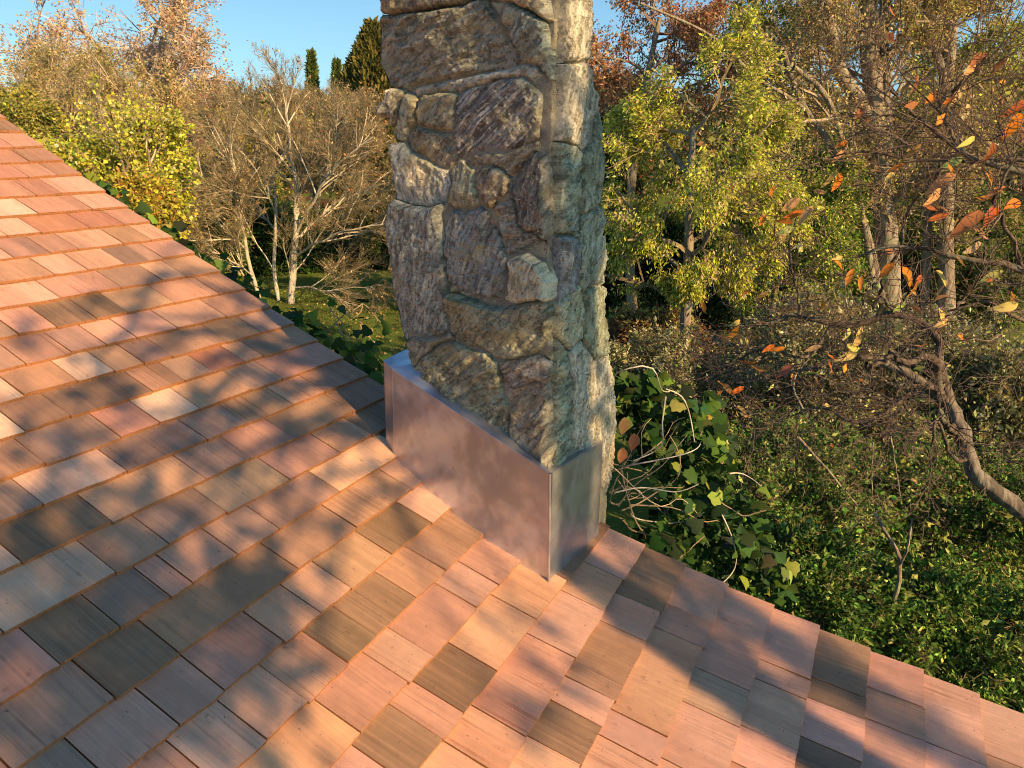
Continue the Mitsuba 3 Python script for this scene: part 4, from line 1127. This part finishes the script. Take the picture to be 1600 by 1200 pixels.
# --- the tree down the slope behind the viewer whose branches break up the sun on the roof
rsh = np.random.default_rng(31)
shade = thing("shade_tree", "tree behind the viewer whose trunk and thinning crown shade the roof", "tree")
perp = np.array([-SUN[1], SUN[0], 0]) / math.hypot(SUN[0], SUN[1])
alongh = np.array([SUN[0], SUN[1], 0]) / math.hypot(SUN[0], SUN[1])
q0 = float(np.array([-.715, 1.745, 0]) @ perp)
tr = q0 * perp + (float(np.array([-.715, 1.745, 0]) @ alongh) + 4.7) * alongh
trunk_pts = np.array([tr + [.12, -.05, -.1], tr + [.05, 0, 2.5], tr + [0, 0, 4.6], tr + [-.02, .0, 6.4], tr + [.5, .1, 8.2], tr + [1.5, .2, 9.8]])
put(shade + "__trunk", limb(trunk_pts, .125, .06, 40, 12, rsh, .05), "bark_grey", smooth=True)
SPOTS = [  # u, v on the roof, radius in metres, leaves
    (40, 1000, .26, 170), (150, 1000, .26, 190), (270, 960, .24, 170), (370, 960, .16, 90), (40, 890, .20, 110), (130, 880, .18, 90), (170, 1090, .24, 170), (290, 1070, .18, 90), (240, 1170, .20, 90), (390, 1190, .14, 50), (430, 940, .10, 40), (120, 1170, .16, 70),
    (60, 790, .16, 60), (180, 780, .14, 50), (110, 690, .13, 40), (255, 690, .08, 20), (335, 720, .11, 36), (470, 690, .07, 18), (390, 800, .08, 24), (500, 828, .05, 14), (425, 885, .06, 18), (250, 560, .07, 16), (390, 590, .06, 14),
    (110, 570, .12, 30), (40, 640, .10, 24), (300, 630, .05, 12), (190, 620, .09, 26), (30, 500, .12, 22), (150, 470, .08, 14),
    (820, 975, .08, 18), (865, 1055, .10, 26), (800, 1110, .08, 16), (1000, 885, .09, 40), (1060, 905, .11, 56), (1120, 940, .13, 70), (1180, 985, .15, 80), (1240, 1020, .14, 70), (1300, 1050, .11, 44), (1400, 1130, .10, 40), (1470, 1165, .12, 50),
    (1130, 1060, .10, 34), (1210, 1110, .13, 56), (1540, 1190, .10, 30)]
polys, leafp = [], []
joints = resample(trunk_pts, 40)[24:]
for u, v, rad, n in SPOTS:
    n = int(n * (.8 if u < 450 and v > 870 else .6))
    p = on_roof(u, v) + SUN * rsh.uniform(4.5, 8.0)
    a = joints[int(np.argmin(np.linalg.norm(joints - p, axis=1) + .6 * rsh.random(len(joints))))]
    polys.append(drift(rsh, a, p, 12, -.25, .10))
    m = max(n // 6, 3)
    d = unit(rsh.normal(size=(m, 3)))
    tw = np.stack([p + d * rad * s for s in (0, .5, 1.0)], 1) + rsh.normal(0, .02, (m, 3, 3))
    leafp.append(p + rsh.normal(0, rad * .55, (n, 3)))
    polys2 = (tw, np.tile([.004, .003, .002], (m, 1)))
    twig_mesh(shade + "__twigs", [polys2], (.2, .15, .1), rsh)
polys = np.array(polys)
twig_mesh(shade + "__branches", [(polys, np.tile(np.linspace(.022, .006, 12), (len(polys), 1)))], (.2, .16, .12), rsh, sides=5)
leafy(shade + "__foliage", rsh, np.vstack(leafp), .075, OAK + GOLD, ratio=.65)

# --- the dogwood with large autumn leaves at the right
rd = np.random.default_rng(41)
dog = thing("dogwood_tree", "near tree with a gnarled dark limb, fine twigs and large orange, red and yellow leaves", "tree")
LIMBS = [  # survey points (u, v, distance), radii
    ([(1700, 900, 3.3), (1640, 850, 3.3), (1600, 800, 3.3), (1560, 770, 3.32), (1527, 742, 3.35), (1508, 695, 3.4), (1494, 650, 3.45), (1474, 622, 3.5), (1440, 598, 3.55), (1408, 578, 3.6), (1372, 560, 3.65)], .056, .020),
    ([(1478, 628, 3.5), (1466, 600, 3.45), (1464, 580, 3.42), (1458, 562, 3.4), (1442, 557, 3.38), (1424, 565, 3.36), (1404, 560, 3.36), (1392, 552, 3.35), (1376, 566, 3.35), (1352, 568, 3.34)], .024, .010),
    ([(1505, 690, 3.4), (1490, 672, 3.3), (1474, 655, 3.25), (1466, 640, 3.25)], .022, .012),
    ([(1494, 655, 3.45), (1470, 560, 3.6), (1462, 520, 3.7), (1440, 505, 3.75), (1400, 490, 3.8), (1360, 500, 3.85), (1310, 508, 3.9), (1250, 492, 3.95), (1195, 505, 4.0), (1150, 512, 4.05)], .026, .007),
    ([(1250, 492, 3.95), (1240, 430, 3.9), (1235, 375, 3.85), (1250, 330, 3.8)], .010, .004),
    ([(1400, 490, 3.8), (1378, 440, 3.6), (1400, 400, 3.5), (1420, 330, 3.4), (1440, 300, 3.3)], .010, .004),
    ([(1760, 470, 2.9), (1660, 440, 3.0), (1600, 420, 3.0), (1540, 410, 3.0), (1470, 395, 3.05), (1400, 385, 3.1), (1340, 400, 3.1)], .020, .005),
    ([(1780, 330, 2.8), (1680, 290, 2.9), (1600, 270, 2.9), (1540, 255, 2.95), (1500, 235, 3.0), (1455, 205, 3.05), (1415, 160, 3.1), (1390, 140, 3.1)], .018, .004),
    ([(1500, 235, 3.0), (1480, 180, 2.95), (1500, 130, 2.9), (1540, 90, 2.9)], .008, .003),
    ([(1700, 330, 3.0), (1600, 255, 3.1), (1500, 250, 3.2), (1400, 245, 3.3), (1330, 240, 3.3), (1290, 250, 3.3)], .011, .003),
    ([(1720, 560, 2.9), (1640, 520, 2.95), (1580, 490, 3.0), (1530, 470, 3.0), (1480, 490, 3.05)], .014, .004),
    ([(1600, 420, 3.0), (1570, 350, 2.95), (1560, 300, 2.9), (1590, 240, 2.85)], .010, .004),
    ([(1440, 598, 3.55), (1390, 640, 3.5), (1340, 660, 3.5), (1290, 640, 3.6), (1235, 650, 3.7)], .014, .004),
    ([(1372, 560, 3.65), (1320, 560, 3.6), (1265, 575, 3.6), (1210, 590, 3.7), (1150, 600, 3.8)], .016, .004),
    ([(1515, 715, 3.4), (1480, 700, 3.2), (1462, 660, 3.1), (1455, 700, 3.05)], .012, .005),
    ([(1300, 510, 3.9), (1250, 560, 3.8), (1210, 545, 3.8), (1160, 560, 3.9), (1110, 600, 4.0)], .010, .004)]
SP, SR = [], []
for i, (pts, r0, r1) in enumerate(LIMBS):
    n = 34 if i < 3 else 16
    p = np.array([at(u, v, d) for u, v, d in pts])
    q = resample(p, n)
    q += .006 * rd.normal(size=q.shape) * (1 if i else .8)
    put(dog + ("__trunk" if i == 0 else "__branch"), limb(q, r0, r1, n, 11 if i == 0 else 7, rd, .07), "bark_limb" if i == 0 else "bark_dark", smooth=True,
        label="gnarled bent limb with ridged grey bark" if i == 0 else None)
    s = resample(q, 14)
    SP.append(s); SR.append(np.linspace(r0, r1, 14))
SP, SR = np.array(SP), np.array(SR)
ground_at = at(1700, 900, 3.3)
put(dog + "__trunk", limb(np.array([[ground_at[0] + .35, ground_at[1] - .25, -.1], ground_at + [.28, -.2, -1.3], ground_at + [.1, -.08, -.35], ground_at]), .075, .056, 16, 11, rd, .05), "bark_limb", smooth=True)
S, Dr, L, R = sprout(rd, SP[1:], SR[1:], np.full(len(SP) - 1, .75), lv(9, 50, .8, 5, .1, rad=.0045), None)
pol = grow(rd, S, Dr, L, R, [lv(9, 50, .8, 5, wander=.22), lv(5, 48, .7, 4, wander=.25, rad=.003), lv(4, 45, .6, 3, wander=.25, rad=.0022)], None)
pol = [(p, np.maximum(r * .7, .0011)) for p, r in pol]
far = [np.linalg.norm(p - CAM, axis=2).min(1) > 2.2 for p, r in pol]
twig_mesh(dog + "__twigs", [(p[f], r[f]) for (p, r), f in zip(pol, far)], (.13, .10, .085), rd, sides=4)

LEAFC = {"o": (.62, .24, .05), "r": (.52, .17, .07), "y": (.80, .66, .20), "p": (.66, .40, .18), "d": (.36, .18, .10), "g": (.50, .48, .12), "b": (.42, .22, .10)}
LEAVES = [(1530, 90, 45, -30, "r"), (1515, 108, 40, -45, "p"), (1503, 130, 36, -60, "p"), (1560, 100, 34, -35, "r"), (1415, 140, 42, -55, "d"), (1432, 135, 38, 70, "d"), (1455, 155, 38, -40, "o"), (1485, 160, 46, -40, "o"), (1495, 150, 36, -60, "y"),
          (1590, 170, 60, -25, "r"), (1585, 195, 50, -55, "o"), (1598, 205, 40, 60, "d"), (1395, 220, 34, -55, "p"), (1510, 222, 34, -35, "y"), (1548, 240, 40, 85, "r"), (1315, 225, 32, -20, "o"), (1312, 243, 34, -40, "p"), (1351, 245, 32, 75, "d"), (1294, 278, 44, -50, "p"),
          (1307, 285, 44, -60, "o"), (1400, 262, 32, -20, "o"), (1390, 275, 28, -35, "y"), (1485, 268, 30, 60, "o"), (1487, 255, 38, -25, "y"), (1470, 285, 54, -30, "p"), (1455, 308, 46, -45, "p"), (1455, 325, 24, 30, "r"), (1465, 340, 38, -20, "r"), (1550, 280, 40, 40, "o"),
          (1555, 298, 38, -20, "p"), (1582, 320, 48, -25, "o"), (1548, 337, 46, -60, "r"), (1513, 347, 70, -35, "d"), (1235, 320, 42, -35, "p"), (1240, 336, 42, -15, "o"), (1225, 345, 38, 20, "o"), (1258, 335, 42, -45, "p"), (1228, 360, 34, -20, "y"), (1222, 372, 34, -70, "y"),
          (1250, 388, 28, 30, "y"), (1308, 403, 28, -20, "y"), (1312, 413, 34, 30, "o"), (1327, 435, 40, -70, "o"), (1385, 422, 38, -50, "o"), (1420, 432, 44, 55, "o"), (1430, 452, 36, 100, "o"), (1436, 438, 26, 120, "r"), (1345, 442, 28, -80, "o"), (1355, 432, 30, 60, "b"),
          (1472, 435, 38, 50, "y"), (1520, 388, 44, -30, "p"), (1548, 432, 42, -25, "y"), (1583, 468, 34, 65, "o"), (1572, 480, 44, -15, "y"), (1470, 495, 34, 80, "y"), (1472, 505, 34, -25, "y"), (1474, 512, 30, -70, "b"), (1340, 532, 56, -75, "y"), (1325, 521, 28, -60, "y"),
          (1333, 544, 36, 25, "y"), (1325, 557, 42, -20, "y"), (1297, 558, 28, 35, "o"), (1297, 574, 24, 80, "o"), (1270, 545, 34, -20, "p"), (1225, 580, 44, -35, "b"), (1265, 582, 32, 10, "g"), (1077, 480, 24, -40, "p"), (1100, 480, 28, 70, "o"), (1148, 505, 32, -30, "g"),
          (1145, 522, 38, -50, "o"), (1165, 458, 28, -30, "o"), (1190, 462, 30, -30, "b"), (1130, 600, 32, 20, "o"), (1138, 608, 34, 50, "b"), (1152, 610, 32, -30, "o"), (1120, 614, 30, -20, "b"), (1215, 546, 30, -15, "o"), (1168, 566, 38, 0, "o"), (1200, 545, 32, -30, "o"),
          (1185, 575, 30, 20, "b"), (1130, 628, 34, 10, "b"), (1160, 640, 26, 40, "b"), (1205, 300, 26, -70, "o"), (1190, 345, 30, -60, "o"), (1280, 300, 28, 10, "b"), (1342, 178, 28, -60, "b"), (1370, 255, 30, 60, "b"), (1430, 235, 32, -50, "b"), (1575, 130, 40, -50, "d"),
          (1470, 465, 28, -10, "b"), (1500, 410, 30, 40, "d"), (1385, 395, 36, -25, "b"), (1405, 480, 30, -40, "g"), (1360, 465, 26, 10, "b"), (1530, 360, 34, 20, "d"), (1480, 330, 34, 40, "d")]
allp = np.vstack([p.reshape(-1, 3) for p, r in pol[:2]] + [s for s in SP])
tree_k = cKDTree(allp)
stalks = []


def big_leaf(rng, base, D, N, L, W, curl, fold):
    """A pointed oval leaf of 2 x 6 quads, folded along its rib and curled."""
    s = np.linspace(0, 1, 8)
    wid = W / 2 * np.sin(np.pi * np.clip(s, 0, 1) ** .85) ** .9 * (1 - .25 * s)
    side = unit(np.cross(D, N))
    N = np.cross(side, D)
    rib = base + D * (L * s)[:, None] - N * (curl * L * s ** 2)[:, None]
    wob = .05 * W * rng.normal(size=(8, 2))
    v = np.concatenate([rib, rib + side * wid[:, None] + N * (fold * wid + wob[:, 0] * (wid > 0))[:, None], rib - side * wid[:, None] + N * (fold * wid + wob[:, 1])[:, None]])
    f = []
    for i in range(7):
        f += [[i, i + 1, 8 + i + 1], [i, 8 + i + 1, 8 + i], [i, 16 + i, 16 + i + 1], [i, 16 + i + 1, i + 1]]
    return v, np.array(f)


for u, v, ln_, ang, col in LEAVES:
    d = float(np.interp(u, [1050, 1300, 1600], [3.9, 3.25, 2.75])) + rd.uniform(-.15, .2)
    if (u, v) in ((1340, 532), (1325, 521), (1333, 544), (1325, 557)):
        d = 3.3
    c = at(u, v, d)
    a = math.radians(-ang)
    upv = np.cross(RIGHT, look)
    L = ln_ * np.linalg.norm(c - CAM) / FPX * .74
    D = unit(RIGHT * math.cos(a) * -1 + upv * math.sin(a) * -1 + look * rd.uniform(-.5, .5))
    if D[2] > .25:
        D = -D
    N = unit(-look + .9 * SUN + 1.0 * rd.normal(size=3))
    base = c - D * L / 2
    cc = np.array(LEAFC[col]) * np.exp(.12 * rd.normal(size=3))
    put(dog + "__leaf", big_leaf(rd, base, D, N, L, L * rd.uniform(.34, .46), rd.uniform(-.1, .45), rd.uniform(.2, .7)), "leaf_matte", color=np.tile(cc, (24, 1)), smooth=True)
    near_p = allp[tree_k.query(base)[1]]
    stalks.append(drift(rd, near_p, base, 8, rd.uniform(-.02, .03), .05))
stalks = np.array(stalks)
twig_mesh(dog + "__leaf_stalks", [(stalks, np.tile(np.linspace(.0024, .0011, 8), (len(stalks), 1)))], (.17, .11, .08), rd, sides=4)
P = sites(rd, pol[1][0][far[1]], 1, .02)
P = P[rd.random(len(P)) < .16]
leafy(dog + "__small_leaves", rd, P, .05, [LEAFC[c] for c in "obprg"], ratio=.5)

# --- ivy


def ivy_leaf(rng, base, D, N, L):
    """Five-lobed ivy leaf, folded along the midrib."""
    out = np.array([[0, 0], [-.28, -.13], [-.54, .06], [-.44, .30], [-.38, .56], [-.20, .66], [0, 1.0], [.20, .66], [.38, .56], [.44, .30], [.54, .06], [.28, -.13]])
    out = out * np.exp(.06 * rng.normal(size=out.shape))
    side = unit(np.cross(D, N))
    N = np.cross(side, D)
    h = -.22 * np.abs(out[:, 0]) * rng.uniform(.3, 1.6) - .16 * out[:, 1] ** 2 * rng.uniform(0, 1.5)
    v = base + (out[:, :1] * side + out[:, 1:] * D + h[:, None] * N) * L
    cen = base + D * .34 * L
    v = np.vstack([v, cen])
    return v, np.array([[12, i, (i + 1) % 12] for i in range(12)])


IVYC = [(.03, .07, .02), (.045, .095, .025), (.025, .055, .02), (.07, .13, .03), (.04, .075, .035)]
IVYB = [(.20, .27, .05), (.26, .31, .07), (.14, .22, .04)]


def ivy(label, seed, n, place, size, stems, bright=.2):
    rng = np.random.default_rng(seed)
    k = thing("ivy_plant", label, "ivy")
    P = place(rng, n)
    for i in range(len(P)):
        N = unit(-look * .3 + SUN * .5 + np.array([0, 0, .8]) + .55 * rng.normal(size=3))
        D = unit(np.cross(N, rng.normal(size=3)) - [0, 0, .35])
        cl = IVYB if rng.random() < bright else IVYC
        c = np.array(cl[rng.integers(0, len(cl))]) * np.exp(.15 * rng.normal(size=3))
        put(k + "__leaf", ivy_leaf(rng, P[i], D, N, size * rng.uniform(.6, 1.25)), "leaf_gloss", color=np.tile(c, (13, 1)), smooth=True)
    if stems:
        st = []
        for _ in range(stems):
            a = P[rng.integers(0, len(P))]
            b = P[np.argsort(np.linalg.norm(P - a, axis=1))[min(6, len(P) - 1)]]
            st.append(drift(rng, a, b, 10, .02, .12) - [0, 0, .02])
        st = np.array(st)
        twig_mesh(k + "__stems", [(st, np.full(st.shape[:2], .0022))], (.34, .27, .17), rng, sides=5)
    return k, P, rng


def by_chimney(rng, n):
    zones = [  # u, v, half width, half height, share, distance
        (1000, 610, 42, 30, .22, 2.35), (1060, 660, 70, 55, .22, 2.35), (1090, 740, 60, 60, .22, 2.25), (1130, 830, 70, 60, .20, 2.2), (1190, 900, 50, 35, .08, 2.25), (1040, 850, 50, 30, .06, 2.12)]
    w = np.array([z[4] for z in zones]); w /= w.sum()
    i = rng.choice(len(zones), n, p=w)
    z = np.array(zones)[i]
    return at(z[:, 0] + z[:, 2] * rng.uniform(-1, 1, n), z[:, 1] + z[:, 3] * rng.uniform(-1, 1, n), z[:, 5] + rng.uniform(-.06, .28, n))


k_ivy, P_ivy, ri = ivy("ivy with green leaves and dry stems beyond the roof edge right of the chimney", 51, 298, by_chimney, .056, 14, .26)
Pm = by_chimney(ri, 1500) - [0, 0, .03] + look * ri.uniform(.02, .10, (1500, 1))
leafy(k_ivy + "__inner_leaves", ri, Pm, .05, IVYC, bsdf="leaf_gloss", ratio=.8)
dry = []
for _ in range(16):
    a = at(ri.uniform(948, 985), ri.uniform(720, 815), 2.13 + ri.uniform(0, .12))
    b = at(ri.uniform(975, 1130), ri.uniform(640, 860), 2.1 + ri.uniform(0, .25))
    dry.append(drift(ri, a, b, 12, ri.uniform(-.03, .06), .16))
dry = np.array(dry)
twig_mesh(k_ivy + "__dry_stems", [(dry, np.tile(np.linspace(.0032, .0012, 12), (len(dry), 1)) * ri.uniform(.6, 1.3, (len(dry), 1)))], (.33, .255, .165), ri, sides=5)
long = []
for pts in ([(958, 590), (985, 575), (1010, 572), (1030, 600), (1045, 612)], [(1040, 608), (1065, 620), (1078, 650), (1085, 690)], [(1040, 620), (1035, 670), (1030, 700), (990, 720)], [(975, 730), (1010, 722), (1060, 712), (1095, 690)],
            [(960, 770), (1010, 762), (1060, 768), (1092, 756)], [(985, 800), (1020, 815), (1070, 815), (1100, 800)], [(1120, 790), (1140, 830), (1150, 880), (1130, 910)], [(1140, 740), (1170, 745), (1190, 760)]):
    long.append(resample(np.array([at(u, v, 2.16 + .1 * math.sin(u)) for u, v in pts]), 14))
for q in long:
    put(k_ivy + "__stem", limb(q, .0028, .0016, 14, 6, ri, .15), "bark_pale", smooth=True)
for u, v, ln_, c in ((975, 665, .06, (.50, .28, .10)), (990, 690, .06, (.30, .13, .07)), (972, 712, .055, (.32, .15, .07))):
    put(k_ivy + "__dead_leaf", big_leaf(ri, at(u, v, 2.12) + [0, 0, .03], unit(np.array([.1, -.3, -.8])), unit(-look + .5 * SUN), ln_, ln_ * .75, .3, .4), "leaf_matte", "brown dead leaf caught in the ivy", color=np.tile(c, (24, 1)), smooth=True)


def along_rake(rng, n):
    t = rng.uniform(0, 1, n)
    x = -3.25 + 2.0 * t
    y = RAKE + .03 + np.abs(rng.normal(0, .10, n)) * (.5 + 1.2 * t)
    return np.stack([x, y, roof_z(x) - .03 - .5 * (y - RAKE) + rng.normal(0, .03, n)], 1)


ivy("ivy with dark green leaves climbing over the roof edge left of the chimney", 52, 200, along_rake, .052, 10, .22)
ks, Ps, rsx = ivy("thin ivy shoots standing up beyond the roof edge, left of the chimney", 53, 34, lambda rng, n: at(rng.uniform(478, 600, n), rng.uniform(462, 580, n), 2.9 + rng.uniform(-.15, .25, n)), .055, 14, .15)
